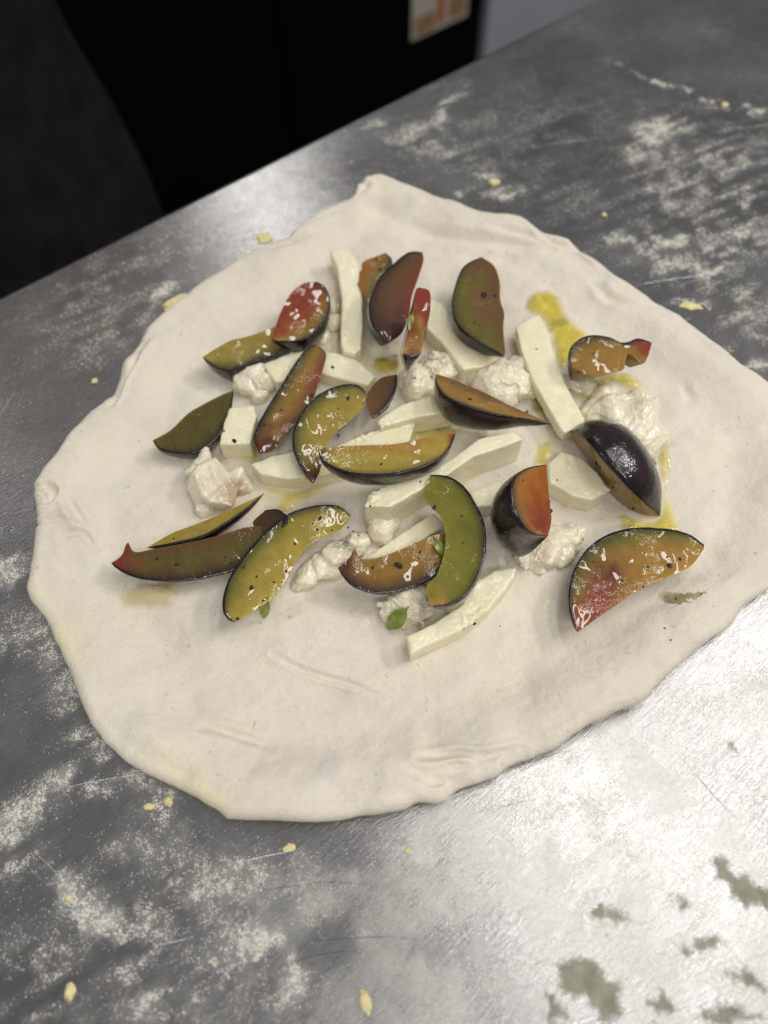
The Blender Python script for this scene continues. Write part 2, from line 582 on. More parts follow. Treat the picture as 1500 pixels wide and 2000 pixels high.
# flour, sprinkled in patches surveyed on the table: (x, y, half length, half width, angle deg, strength)
PATCH = [
    (30, 1075, 60, 18, -15, 1.1), (40, 1110, 50, 14, -12, 0.9), (110, 1180, 120, 40, -20, 0.35),
    (60, 1240, 150, 35, -15, 0.4), (150, 1330, 110, 40, 60, 0.45), (215, 1480, 110, 28, 55, 0.8), (300, 1580, 60, 24, 40, 0.8),
    (90, 1530, 90, 30, -25, 0.85), (150, 1575, 60, 25, 15, 0.8), (20, 1620, 50, 60, 30, 0.6), (110, 1720, 150, 30, 42, 0.7),
    (190, 1810, 90, 40, 30, 0.85), (270, 1900, 110, 50, 70, 0.85), (330, 1800, 80, 30, 0, 0.7), (480, 1870, 60, 45, 20, 1.0),
    (560, 1905, 70, 22, 35, 0.8), (420, 1940, 50, 40, 80, 0.7), (300, 1980, 60, 40, 0, 0.9), (350, 1700, 130, 40, 10, 0.5), (500, 1680, 130, 40, 10, 0.4),
    (480, 1740, 100, 40, 0, 0.3), (620, 1800, 90, 50, 10, 0.35), (60, 1900, 120, 60, 20, 0.3), (100, 1980, 100, 30, 0, 0.4),
    (1100, 1480, 140, 40, -20, 0.59), (1150, 1600, 160, 60, 30, 0.77), (1050, 1700, 140, 80, 0, 0.59), (1250, 1780, 160, 60, 0, 0.45),
    (1350, 1900, 180, 90, 0, 0.6), (1150, 1900, 160, 90, 0, 0.5), (1420, 1350, 120, 60, -30, 0.51), (900, 1650, 120, 60, 0, 0.51), (900, 1850, 140, 60, 20, 0.25),
    (720, 235, 40, 14, 60, 0.5), (800, 260, 70, 18, -10, 0.5), (870, 215, 50, 16, -50, 0.55), (860, 290, 70, 14, 15, 0.5),
    (950, 335, 40, 10, 10, 0.8), (905, 380, 25, 10, -10, 0.6), (975, 390, 30, 8, 0, 0.7),
    (1330, 168, 110, 3, 19, 1.4), (1450, 205, 70, 3, 4, 1.4), (1290, 270, 60, 22, -42, 0.9), (1400, 320, 150, 70, 0, 0.42), (1460, 420, 90, 70, 0, 0.42),
    (1300, 380, 60, 30, 20, 0.4), (1310, 460, 110, 9, -4, 1.2), (1270, 480, 60, 8, 20, 0.9), (1340, 520, 80, 12, 10, 0.8), (1410, 510, 20, 30, 10, 1.0),
    (1440, 560, 90, 30, 20, 0.5), (1330, 590, 60, 9, 10, 1.1), (1460, 620, 60, 30, 20, 0.5), (1470, 700, 60, 10, 25, 0.9),
    (250, 540, 200, 60, -27, 0.22), (200, 660, 120, 40, -27, 0.22), (340, 590, 60, 12, -30, 1.0), (400, 600, 60, 16, -30, 0.4), (320, 740, 60, 20, -30, 0.25),
    (700, 405, 30, 10, -30, 0.7), (510, 468, 40, 16, -15, 0.6), (480, 510, 40, 10, -30, 0.6),
    (1000, 250, 220, 60, -10, 0.12), (1150, 400, 200, 60, 20, 0.12),
]
PW = []
for (x, y, a, b_, ang, s) in PATCH:
    c0 = P(x, y)
    r = math.radians(ang)
    ax = P(x + a * math.cos(r), y + a * math.sin(r)) - c0
    bx = P(x - b_ * math.sin(r), y + b_ * math.cos(r)) - c0
    Mi = np.linalg.inv(np.array([[ax[0], bx[0]], [ax[1], bx[1]]]))
    PW.append((c0[:2], Mi, s))


def flour_density(x, y):
    d = np.full(x.shape, 0.02)
    wx = x + (fbm(x * 60, y * 60, 31) - 0.5) * 0.03
    wy = y + (fbm(x * 60, y * 60, 47) - 0.5) * 0.03
    for c0, Mi, s in PW:
        u = (wx - c0[0]) * Mi[0, 0] + (wy - c0[1]) * Mi[0, 1]
        v = (wx - c0[0]) * Mi[1, 0] + (wy - c0[1]) * Mi[1, 1]
        d = d + s * np.exp(-(u * u + v * v) * 1.1)
    n = fbm(x * 130, y * 130, 3, 4)
    # streaks left by the hand, along the table
    sx, sy = x * math.cos(0.5) + y * math.sin(0.5), -x * math.sin(0.5) + y * math.cos(0.5)
    st = fbm(sx * 28, sy * 240, 77, 4)
    return d * smooth(0.38, 0.64, 0.5 * n + 0.5 * st) * 1.5


def make_table():
    t = thing('steel_table', 'brushed stainless steel work table dusted with flour under the dough', 'table', (0, 0, TABLE_Z0))
    L0, L1, W0, W1 = -0.75, 1.25, -0.85, 0.0             # along the edge, across it (0 = far rim)
    org = E0
    n, m = 560, 300
    u = np.linspace(L0, L1, n)
    w = np.linspace(W0, W1 - 0.006, m)
    uu, ww = np.meshgrid(u, w, indexing='ij')
    xy = org[None, None, :2] + uu[..., None] * EDIR[:2] + ww[..., None] * EPER[:2]
    x, y = xy[..., 0].ravel(), xy[..., 1].ravel()
    z = np.zeros_like(x)
    me = mesh_np('top', np.stack([x, y, z], 1), grid_faces(n, m), M_STEEL)
    d = flour_density(x, y)
    smear = fbm(x * 35, y * 35, 91, 5)
    film = d * 0.60 + 0.05 * smooth(0.45, 0.75, smear)
    c0 = P(1180, 1720)
    dirty = np.exp(-((x - c0[0]) ** 2 + (y - c0[1]) ** 2) / 0.11 ** 2)
    film += dirty * 0.8 * smooth(0.47, 0.58, fbm(x * 55, y * 55, 131, 5))
    film = np.clip(film, 0, 0.9)
    value(me, film, 'film')
    if me.polygons[0].normal.z < 0:
        me.flip_normals()
    top = link('top', me, t)
    # rolled rim, apron and legs
    prof = [(-0.006, 0.0)] + [(-0.006 + 0.006 * math.sin(a), -0.006 + 0.006 * math.cos(a)) for a in np.linspace(0.15, math.pi / 2, 6)] + [(0.0, -0.045), (-0.012, -0.046)]
    V, Fc = [], []
    for k, ul in enumerate((L0, L1)):
        for (pw, pz) in prof:
            q = org + ul * EDIR + (W1 + pw) * EPER
            V.append((q[0], q[1], pz))
    npf = len(prof)
    for i in range(npf - 1):
        Fc.append((i, i + 1, npf + i + 1, npf + i))
    link('rim', mesh_np('rim', np.array(V), Fc, M_STEEL), t)
    for ul in (L0 + 0.06, L1 - 0.06):
        for wl in (W0 + 0.06, W1 - 0.08):
            q = org + ul * EDIR + wl * EPER
            ring = [(q[0] + 0.02 * math.cos(a), q[1] + 0.02 * math.sin(a)) for a in np.linspace(0, 2 * math.pi, 16, endpoint=False)]
            V = np.array([(a, b, zz) for zz in (TABLE_Z0, -0.004) for (a, b) in ring])
            link('leg', mesh_np('leg', V, grid_faces(2, 16, True), M_STEEL), t)
    return t


table = make_table()

floor = link('floor', box_mesh('floor', (-4, -3, TABLE_Z0 - 0.05), (4, 5, TABLE_Z0), M_FLOOR))
tag(floor, kind='structure')


def edge_frame(u, w, z):
    q = E0 + u * EDIR + w * EPER
    return np.array([q[0], q[1], z])


def on_plane(x, y, w):
    """point measured at (x, y) on the upright plane that stands w beyond the far rim, as (along, height)"""
    v = sight(x, y)
    o = E0 + w * EPER
    t = np.dot(o - CC, EPER) / np.dot(v, EPER)
    q = CC + t * v
    return float(np.dot(q - E0, EDIR)), float(q[2])


def panel(name, u0, u1, w0, w1, z0, z1, mat, parent=None, bevel=0.0):
    me = box_mesh(name, (0, 0, 0), (u1 - u0, w1 - w0, z1 - z0), mat, bevel)
    o = edge_frame(u0, w0, z0)
    me.transform(Matrix.Translation(Vector(o)) @ Matrix.Rotation(TROT, 4, 'Z'))
    return link(name, me, parent)


CW = 0.95                                                # cabinet stands this far beyond the table
cu, _ = on_plane(940, 45, CW)
cab = thing('black_cabinet', 'matt black cabinet front behind the table with a picture card on it', 'cabinet', edge_frame(cu - 0.6, CW + 0.25, TABLE_Z0))
panel('body', cu - 1.7, cu, CW + 0.012, CW + 0.5, TABLE_Z0 + 0.06, 0.12, M_BLACK, cab, 0.004)
panel('plinth', cu - 1.68, cu - 0.02, CW + 0.04, CW + 0.46, TABLE_Z0, TABLE_Z0 + 0.059, M_BLACK, cab)
dw = 1.69 / 3
for k in range(3):
    dr = panel('door', cu - 1.695 + k * dw + 0.002, cu - 1.695 + (k + 1) * dw - 0.002, CW - 0.006, CW + 0.011, TABLE_Z0 + 0.07, 0.115, M_BLACK, cab, 0.003)
    hb = cu - 1.695 + k * dw + 0.05
    panel('handle', hb, hb + 0.012, CW - 0.03, CW - 0.007, -0.15, 0.05, M_BLACK, dr, 0.003)
# printed card hung on the cabinet
pu0, pz0 = on_plane(804, 82, CW - 0.01)
pu1, _ = on_plane(912, 40, CW - 0.01)
pz1 = pz0 + 0.19
card = thing('picture_card', 'pale printed card with an orange stripe hanging on the black cabinet', 'card', edge_frame((pu0 + pu1) / 2, CW - 0.008, pz0))
panel('sheet', pu0, pu1, CW - 0.0085, CW - 0.0065, pz0, pz1, M_PAPER, card)
pw_ = pu1 - pu0
panel('stripe', pu0 + 0.44 * pw_, pu0 + 0.56 * pw_, CW - 0.0097, CW - 0.0087, pz0 + 0.012, pz1 - 0.002, M_ORANGE, card)
panel('picture', pu0 + 0.05 * pw_, pu0 + 0.40 * pw_, CW - 0.0097, CW - 0.0087, pz0 + 0.006, pz0 + 0.045, M_TAN, card)
panel('picture', pu0 + 0.64 * pw_, pu0 + 0.95 * pw_, CW - 0.0097, CW - 0.0087, pz0 + 0.010, pz0 + 0.055, M_TAN, card)
w_ = panel('wall', cu + 0.002, cu + 2.2, CW - 0.02, CW + 0.1, TABLE_Z0, 1.0, M_WALL)
tag(w_, kind='structure')


# ------------------------------------------------------------------ person in black by the far side of the table
def make_person():
    base_u, base_w = on_plane(20, 250, 0.47)[0] - 0.115, 0.50
    o = edge_frame(base_u, base_w, TABLE_Z0)
    root = thing('person', 'person in a long black waist apron standing at the far side of the table', 'person', o)
    # joints: (along, across (+ away from table), height), radius
    J = {'pelvis': ((0, 0, 0.98), (0.165, 0.12)), 'belly': ((0, 0.0, 1.12), (0.15, 0.11)), 'chest': ((0, 0.0, 1.34), (0.17, 0.12)),
         'neck': ((0, 0.0, 1.53), (0.06, 0.06)), 'head0': ((0, -0.01, 1.62), (0.075, 0.085)), 'head1': ((0, -0.01, 1.74), (0.07, 0.085))}
    E = [('pelvis', 'belly'), ('belly', 'chest'), ('chest', 'neck'), ('neck', 'head0'), ('head0', 'head1')]
    for s, t in ((-1, 'l'), (1, 'r')):
        J['hip' + t] = ((s * 0.10, 0, 0.90), (0.10, 0.10))
        J['knee' + t] = ((s * 0.11, -0.01, 0.50), (0.068, 0.068))
        J['ankle' + t] = ((s * 0.11, 0.01, 0.09), (0.045, 0.045))
        J['toe' + t] = ((s * 0.12, -0.15, 0.04), (0.045, 0.038))
        J['shoulder' + t] = ((s * 0.19, 0, 1.43), (0.065, 0.065))
        J['elbow' + t] = ((s * 0.27, 0.03, 1.14), (0.046, 0.046))
        J['wrist' + t] = ((s * 0.17, -0.16, 1.14), (0.03, 0.03))
        J['palm' + t] = ((s * 0.10, -0.21, 1.16), (0.038, 0.02))
        E += [('pelvis', 'hip' + t), ('hip' + t, 'knee' + t), ('knee' + t, 'ankle' + t), ('ankle' + t, 'toe' + t),
              ('chest', 'shoulder' + t), ('shoulder' + t, 'elbow' + t), ('elbow' + t, 'wrist' + t), ('wrist' + t, 'palm' + t)]
        for f, (du, dz) in enumerate(((-0.026, -0.075), (-0.009, -0.09), (0.009, -0.085), (0.025, -0.065))):
            J['f%d%s' % (f, t)] = ((s * 0.10 + du - s * 0.05, -0.23, 1.16 + dz * 0.7), (0.008, 0.008))
            E.append(('palm' + t, 'f%d%s' % (f, t)))
        J['th' + t] = ((s * 0.10 - s * 0.03, -0.24, 1.19), (0.010, 0.010))
        E.append(('palm' + t, 'th' + t))
    keys = list(J)
    V = []
    for k in keys:
        (u, w, z), _ = J[k]
        q = o + u * EDIR + w * EPER
        V.append((q[0], q[1], TABLE_Z0 + z))
    me = bpy.data.meshes.new('body')
    me.from_pydata(V, [(keys.index(a), keys.index(b)) for a, b in E], [])
    ob = link('body', me)
    ob.modifiers.new('skin', 'SKIN')
    for k, sv in zip(keys, me.skin_vertices[0].data):
        sv.radius = J[k][1]
    me.skin_vertices[0].data[0].use_root = True
    sub = ob.modifiers.new('sub', 'SUBSURF')
    sub.levels = sub.render_levels = 2
    dg = bpy.context.evaluated_depsgraph_get()
    m2 = bpy.data.meshes.new_from_object(ob.evaluated_get(dg))
    bpy.data.objects.remove(ob)
    m2.name = 'body'
    m2.materials.clear()
    m2.materials.append(M_CLOTH)
    m2.materials.append(M_FACE)
    m2.materials.append(M_ADDED_JACKET)
    mi = []
    for p in m2.polygons:
        zz = p.center.z - TABLE_Z0
        d = Vector(p.center) - Vector(o)
        mi.append(1 if zz > 1.53 or (d.dot(Vector(EPER)) < -0.165 and 1.05 < zz < 1.25) else 2 if zz > 1.04 else 0)
    m2.polygons.foreach_set('material_index', mi)
    m2.polygons.foreach_set('use_smooth', [True] * len(mi))
    body = link('body', m2, root)

    def at(u, w, z):
        q = o + u * EDIR + w * EPER
        return Vector((q[0], q[1], TABLE_Z0 + z))
    # face and hair
    bm = bmesh.new()
    bmesh.ops.create_uvsphere(bm, u_segments=20, v_segments=14, radius=1)
    hm = bpy.data.meshes.new('hair')
    for v in bm.verts:
        if v.co.z < -0.1 and v.co.y < 0.2:
            v.co.z = -0.1
        v.co = at(v.co.x * 0.088, -0.005 + v.co.y * 0.098, 1.745 + v.co.z * 0.075)
    bm.to_mesh(hm)
    bm.free()
    hm.materials.append(M_HAIR)
    link('hair', hm, body)
    for s in (-1, 1):
        bm = bmesh.new()
        bmesh.ops.create_uvsphere(bm, u_segments=10, v_segments=8, radius=0.011)
        em = bpy.data.meshes.new('eye')
        bm.transform(Matrix.Translation(at(s * 0.03, -0.092, 1.68)))
        bm.to_mesh(em)
        bm.free()
        em.materials.append(M_PAPER)
        link('eye', em, body)
    bm = bmesh.new()
    bmesh.ops.create_cone(bm, cap_ends=True, segments=10, radius1=0.018, radius2=0.006, depth=0.05)
    nm = bpy.data.meshes.new('nose')
    bm.transform(Matrix.Translation(at(0, -0.097, 1.655)))
    bm.to_mesh(nm)
    bm.free()
    nm.materials.append(M_FACE)
    link('nose', nm, body)
    # bib apron: a wrapped, gently folded sheet with thickness
    n, m = 40, 60
    V = []
    for layer in (0.0, 0.004):
        for i in range(n):
            z = 0.22 + 0.88 * i / (n - 1)
            wid = 1.25 if z < 1.08 else 1.25 - (z - 1.08) / 0.24 * 0.62
            hipr = np.interp(z, [0.22, 0.32, 0.42, 0.52, 0.62, 0.70, 0.78, 0.9, 1.10], [0.232, 0.240, 0.246, 0.247, 0.240, 0.226, 0.206, 0.196, 0.178])
            for j in range(m):
                a = (j / (m - 1) - 0.5) * 2 * wid
                fold = 0.010 * math.sin(a * 7 + 0.8 * math.sin(z * 5)) * np.interp(z, [0.2, 0.8, 1.1], [1.2, 0.5, 0.1])
                rr = hipr + fold + layer
                V.append(at(rr * math.sin(a), -0.80 * rr * math.cos(a), z))
    f1 = grid_faces(n, m)
    Fc = np.vstack([f1[:, ::-1], f1 + n * m])
    border = []
    for j in range(m - 1):
        border += [(j, j + 1, n * m + j + 1, n * m + j), ((n - 1) * m + j + 1, (n - 1) * m + j, n * m + (n - 1) * m + j, n * m + (n - 1) * m + j + 1)]
    for i in range(n - 1):
        border += [((i + 1) * m, i * m, n * m + i * m, n * m + (i + 1) * m), (i * m + m - 1, (i + 1) * m + m - 1, n * m + (i + 1) * m + m - 1, n * m + i * m + m - 1)]
    Fc = np.vstack([Fc, np.array(border)])
    link('apron', mesh_np('apron', np.array([tuple(v) for v in V]), Fc, M_CLOTH), root)
    return root


make_person()

# ------------------------------------------------------------------ dough
OUT = [(745, 355), (790, 375), (850, 398), (905, 412), (955, 428), (1015, 437), (1080, 470), (1130, 490), (1165, 515), (1215, 555), (1265, 595),
       (1300, 615), (1345, 650), (1400, 690), (1440, 720), (1480, 745), (1520, 785), (1556, 850), (1575, 940), (1565, 1040), (1530, 1115), (1495, 1155),
       (1440, 1195), (1415, 1235), (1370, 1265), (1320, 1305), (1275, 1350), (1245, 1380), (1180, 1405), (1130, 1430), (1080, 1465), (1000, 1500),
       (960, 1525), (890, 1548), (862, 1570), (815, 1570), (780, 1588), (700, 1600), (600, 1610), (540, 1605), (455, 1602), (440, 1595), (395, 1565),
       (340, 1535), (270, 1500), (215, 1455), (170, 1395), (140, 1320), (110, 1250), (90, 1210), (60, 1165), (65, 1120), (75, 1050), (77, 1010),
       (72, 970), (85, 940), (120, 895), (140, 870), (172, 825), (205, 795), (230, 760), (245, 720), (265, 690), (300, 640), (340, 600), (390, 565),
       (440, 530), (480, 505), (540, 480), (580, 455), (630, 420), (690, 395), (700, 375), (720, 360)]
ow = np.array([P(x, y, 0.003)[:2] for x, y in OUT])
DC = np.array(P(790, 950)[:2])
ow = catmull(ow, 2400, closed=True)
oth = np.arctan2(ow[:, 1] - DC[1], ow[:, 0] - DC[0])
orr = np.hypot(ow[:, 0] - DC[0], ow[:, 1] - DC[1])
k_ = np.argsort(oth)
oth, orr = oth[k_], orr[k_]
oth = np.concatenate([oth - 2 * math.pi, oth, oth + 2 * math.pi])
orr = np.tile(orr, 3)


def rim_r(th):
    return np.interp(th, oth, orr) + (fbm(np.cos(th) * 14 + 20, np.sin(th) * 14 + 20, 5, 3) - 0.5) * 0.0022


# creases and folds: (polyline, half width mm, depth mm, ridge mm)
STROKES = [
    ([(535, 1284), (600, 1318), (680, 1340), (745, 1368)], 1.1, 0.9, 0.5), ([(520, 1250), (600, 1285), (700, 1300), (800, 1355)], 3.5, -0.7, 0),
    ([(560, 1350), (680, 1385), (760, 1420)], 4.0, 0.6, 0.2), ([(400, 1425), (470, 1443), (535, 1465)], 1.6, 1.3, 0.6), ([(330, 1400), (420, 1418), (500, 1450)], 4.0, 0.6, 0.2),
    ([(815, 1492), (880, 1484), (940, 1490), (1010, 1474)], 1.3, 1.3, 0.8), ([(845, 1522), (900, 1506), (965, 1500)], 1.3, 1.2, 0.7), ([(770, 1512), (850, 1532), (900, 1525)], 2.2, 1.0, 0.5),
    ([(830, 1545), (870, 1535), (930, 1515)], 1.6, 1.0, 0.7), ([(680, 1520), (760, 1545), (800, 1560)], 3, 0.8, 0.4),
    ([(70, 1046), (110, 1040), (150, 1034)], 1.3, 1.2, 0.6), ([(146, 992), (160, 1018), (182, 1048)], 1.8, 1.3, 0.9), ([(138, 1066), (172, 1058), (192, 1085)], 1.6, 1.4, 0.8),
    ([(84, 985), (105, 972), (125, 985), (112, 1002), (98, 995)], 1.4, 1.3, 1.0), ([(82, 1045), (92, 1060)], 1.5, 1.2, 0.4),
    ([(180, 1060), (230, 1130), (330, 1200), (430, 1290)], 7, -0.6, 0), ([(250, 1180), (340, 1270), (420, 1330)], 6, 0.9, 0.3),
    ([(236, 800), (250, 765), (282, 715)], 1.3, 1.6, 0.9), ([(228, 815), (240, 795), (246, 775)], 1.3, 1.5, 0.7), ([(260, 735), (275, 712), (300, 680)], 2.0, 1.1, 0.6),
    ([(470, 520), (540, 500), (640, 470), (720, 455)], 3.0, 0.9, 0.5), ([(500, 505), (545, 490), (590, 478)], 1.6, 1.0, 0.6), ([(640, 415), (700, 420), (780, 432)], 4, 0.8, 0.4),
    ([(690, 380), (715, 392), (700, 405)], 2.2, 1.3, 0.8), ([(790, 450), (880, 478), (980, 492), (1040, 500)], 3.2, 1.1, 0.7), ([(950, 470), (1010, 480), (1070, 500)], 2.0, 1.1, 0.7),
    ([(1015, 448), (1075, 497), (1140, 515), (1180, 548)], 1.8, 1.4, 0.8), ([(1110, 500), (1160, 530), (1190, 548)], 1.5, 1.1, 0.7), ([(1158, 568), (1178, 600), (1215, 616)], 2.4, 1.2, 0.7), ([(1255, 618), (1290, 628), (1325, 648)], 2.2, 1.2, 0.6),
    ([(1350, 668), (1385, 690), (1420, 712)], 2.2, 1.1, 0.6), ([(1330, 760), (1345, 790)], 2, 0.8, 0.3), ([(1160, 660), (1220, 700), (1290, 720)], 5, 0.6, 0),
    ([(300, 640), (350, 650), (420, 600), (520, 545)], 5, 0.7, 0.2), ([(210, 1420), (300, 1500), (400, 1560), (440, 1590)], 4.0, 0.9, 0.5), ([(280, 1520), (340, 1545), (400, 1580)], 2.0, 1.0, 0.6),
    ([(1195, 1255), (1260, 1190), (1300, 1140)], 5, 0.5, 0.2), ([(880, 1310), (1000, 1330), (1120, 1300)], 7, 0.5, 0), ([(330, 700), (330, 780), (290, 840)], 6, 0.6, 0.2),
    ([(600, 1160), (720, 1200), (760, 1260)], 8, 0.9, 0.2), ([(1080, 1200), (1160, 1260), (1220, 1240)], 6, 0.5, 0.2),
]
SW = [(np.array([P(x, y)[:2] for x, y in catmull(pl, 14)]), hw * 1e-3, dp * 1.45e-3, rd * 1.45e-3) for pl, hw, dp, rd in STROKES]


def dough_h(x, y):
    x, y = np.atleast_1d(np.asarray(x, float)), np.atleast_1d(np.asarray(y, float))
    th = np.arctan2(y - DC[1], x - DC[0])
    rho = np.hypot(x - DC[0], y - DC[1])
    d = rim_r(th) - rho
    h = 0.0036 + 0.0052 * smooth(0.036, 0.011, d) * (0.5 + fbm(np.cos(th) * 5 + 9, np.sin(th) * 5 + 9, 61, 2))
    h = h + (fbm(x * 34, y * 34, 11, 3) - 0.5) * 0.0044 + (fbm(x * 120, y * 120, 23, 3) - 0.5) * 0.0013
    # directional pull lines
    h = h + (fbm((x * 0.8 + y * 0.6) * 40, (-x * 0.6 + y * 0.8) * 170, 29, 3) - 0.5) * 0.0007
    for pl, hw, dp, rd in SW:
        lo, hi = pl.min(0) - 4 * hw, pl.max(0) + 4 * hw
        s = (x > lo[0]) & (x < hi[0]) & (y > lo[1]) & (y < hi[1])
        if not s.any():
            continue
        q = np.stack([x[s], y[s]], 1)
        best = np.full(len(q), 1e9)
        bt = np.zeros(len(q))
        for i in range(len(pl) - 1):
            a, b = pl[i], pl[i + 1]
            t = np.clip(((q - a) @ (b - a)) / (np.dot(b - a, b - a) + 1e-12), 0, 1)
            dd = np.linalg.norm(q - (a + t[:, None] * (b - a)), axis=1)
            u = dd < best
            best[u] = dd[u]
            bt[u] = (i + t[u]) / (len(pl) - 1)
        fade = np.clip(np.sin(np.clip(bt, 0.04, 0.96) * math.pi), 0, 1) ** 0.6
        g = np.exp(-(best / hw) ** 2)
        g2 = np.exp(-((best - 2.0 * hw) / (0.9 * hw)) ** 2)
        h[s] += fade * (-dp * g + rd * g2)
    return np.maximum(h, 0.0012)


def rim_lift(th):
    """the near side of the sheet stands a little off the steel"""
    return 0.0005 + 0.0034 * smooth(0.35, 0.95, np.cos(th - math.radians(-65))) * (0.45 + 0.9 * fbm(np.cos(th) * 9 + 3, np.sin(th) * 9 + 3, 83, 2))


def make_dough():
    n_th, n_r = 1000, 190
    th = np.linspace(-math.pi, math.pi, n_th, endpoint=False)
    R = rim_r(th)
    s = np.linspace(0.004, 1, n_r) ** 0.8
    w = 0.0046
    rows = []
    for a in s:
        rho = a * (R - w)
        rows.append((rho, None))
    x = DC[0] + np.outer(s, (R - w) * np.cos(th))
    y = DC[1] + np.outer(s, (R - w) * np.sin(th))
    z = dough_h(x.ravel(), y.ravel()).reshape(x.shape)
    lift = rim_lift(th)
    # the sheet rises with its lifted rim
    d = (1 - s)[:, None] * R[None, :]
    z = z + lift[None, :] * smooth(0.03, 0.0, d)
    X, Y, Z = [x], [y], [z]
    zt = z[-1]
    zb = lift + 0.0002
    for k, al in enumerate(np.linspace(80, -90, 11)):
        al = math.radians(al)
        r = R - w + w * math.cos(al)
        zz = (zt + zb) / 2 + (zt - zb) / 2 * math.sin(al)
        X.append((DC[0] + r * np.cos(th))[None])
        Y.append((DC[1] + r * np.sin(th))[None])
        Z.append(zz[None])
    for sh, zz in ((0.009, 0.0060), (0.016, 0.0030), (0.024, 0.0003), (0.04, 0.0002)):
        r = R - sh
        X.append((DC[0] + r * np.cos(th))[None])
        Y.append((DC[1] + r * np.sin(th))[None])
        Z.append(np.minimum(zb, zz)[None])
    X, Y, Z = np.vstack(X), np.vstack(Y), np.vstack(Z)
    V = np.stack([X.ravel(), Y.ravel(), Z.ravel()], 1)
    # close the middle
    f = grid_faces(X.shape[0], n_th, True)
    V = np.vstack([V, [DC[0], DC[1], float(dough_h(DC[0], DC[1])[0])]])
    me = mesh_np('pizza_dough', V, f, M_DOUGH)
    bm = bmesh.new()
    bm.from_mesh(me)
    bm.verts.ensure_lookup_table()
    c = bm.verts[len(V) - 1]
    for j in range(n_th):
        bm.faces.new((c, bm.verts[j], bm.verts[(j + 1) % n_th])).smooth = True
    bmesh.ops.recalc_face_normals(bm, faces=bm.faces)
    bm.to_mesh(me)
    bm.free()
    x, y = V[:, 0], V[:, 1]
    yel = np.zeros(len(V))
    for (px, py, rx, s_) in ((430, 1580, 26, 1.0), (395, 1545, 26, 0.8), (360, 1510, 26, 0.5), (330, 605, 40, 0.5), (250, 720, 30, 0.3), (110, 1250, 50, 0.5), (130, 1290, 50, 0.45),
                             (80, 1170, 30, 0.5), (480, 500, 40, 0.3), (310, 1500, 40, 0.35), (90, 980, 30, 0.35), (150, 1400, 40, 0.3), (1340, 640, 30, 0.3), (730, 370, 30, 0.4)):
        c0 = P(px, py)
        rr = np.linalg.norm(P(px + rx, py)[:2] - c0[:2])
        yel += s_ * np.exp(-((x - c0[0]) ** 2 + (y - c0[1]) ** 2) / rr ** 2)
    value(me, np.clip(yel, 0, 1), 'semolina')
    wet = np.zeros(len(V))
    for (px, py, rx, s_) in ((560, 985, 70, 0.7), (700, 700, 60, 0.6), (780, 720, 60, 0.6), (290, 1165, 60, 0.25), (1070, 890, 40, 0.5), (1240, 1030, 50, 0.4), (850, 850, 80, 0.5), (650, 640, 40, 0.5), (480, 880, 40, 0.5)):
        c0 = P(px, py)
        rr = np.linalg.norm(P(px + rx, py)[:2] - c0[:2])
        wet += s_ * np.exp(-((x - c0[0]) ** 2 + (y - c0[1]) ** 2) / rr ** 2)
    value(me, np.clip(wet, 0, 1), 'wet')
    o = link('pizza_dough', me)
    return tag(o, 'large pale stretched sheet of raw pizza dough lying on the steel', 'dough')


dough = make_dough()


def PD(x, y, lift=0.0):
    z = 0.004
    for _ in range(5):
        q = P(x, y, z + lift)
        z = float(dough_h(q[0], q[1])[0])
    return P(x, y, z + lift)


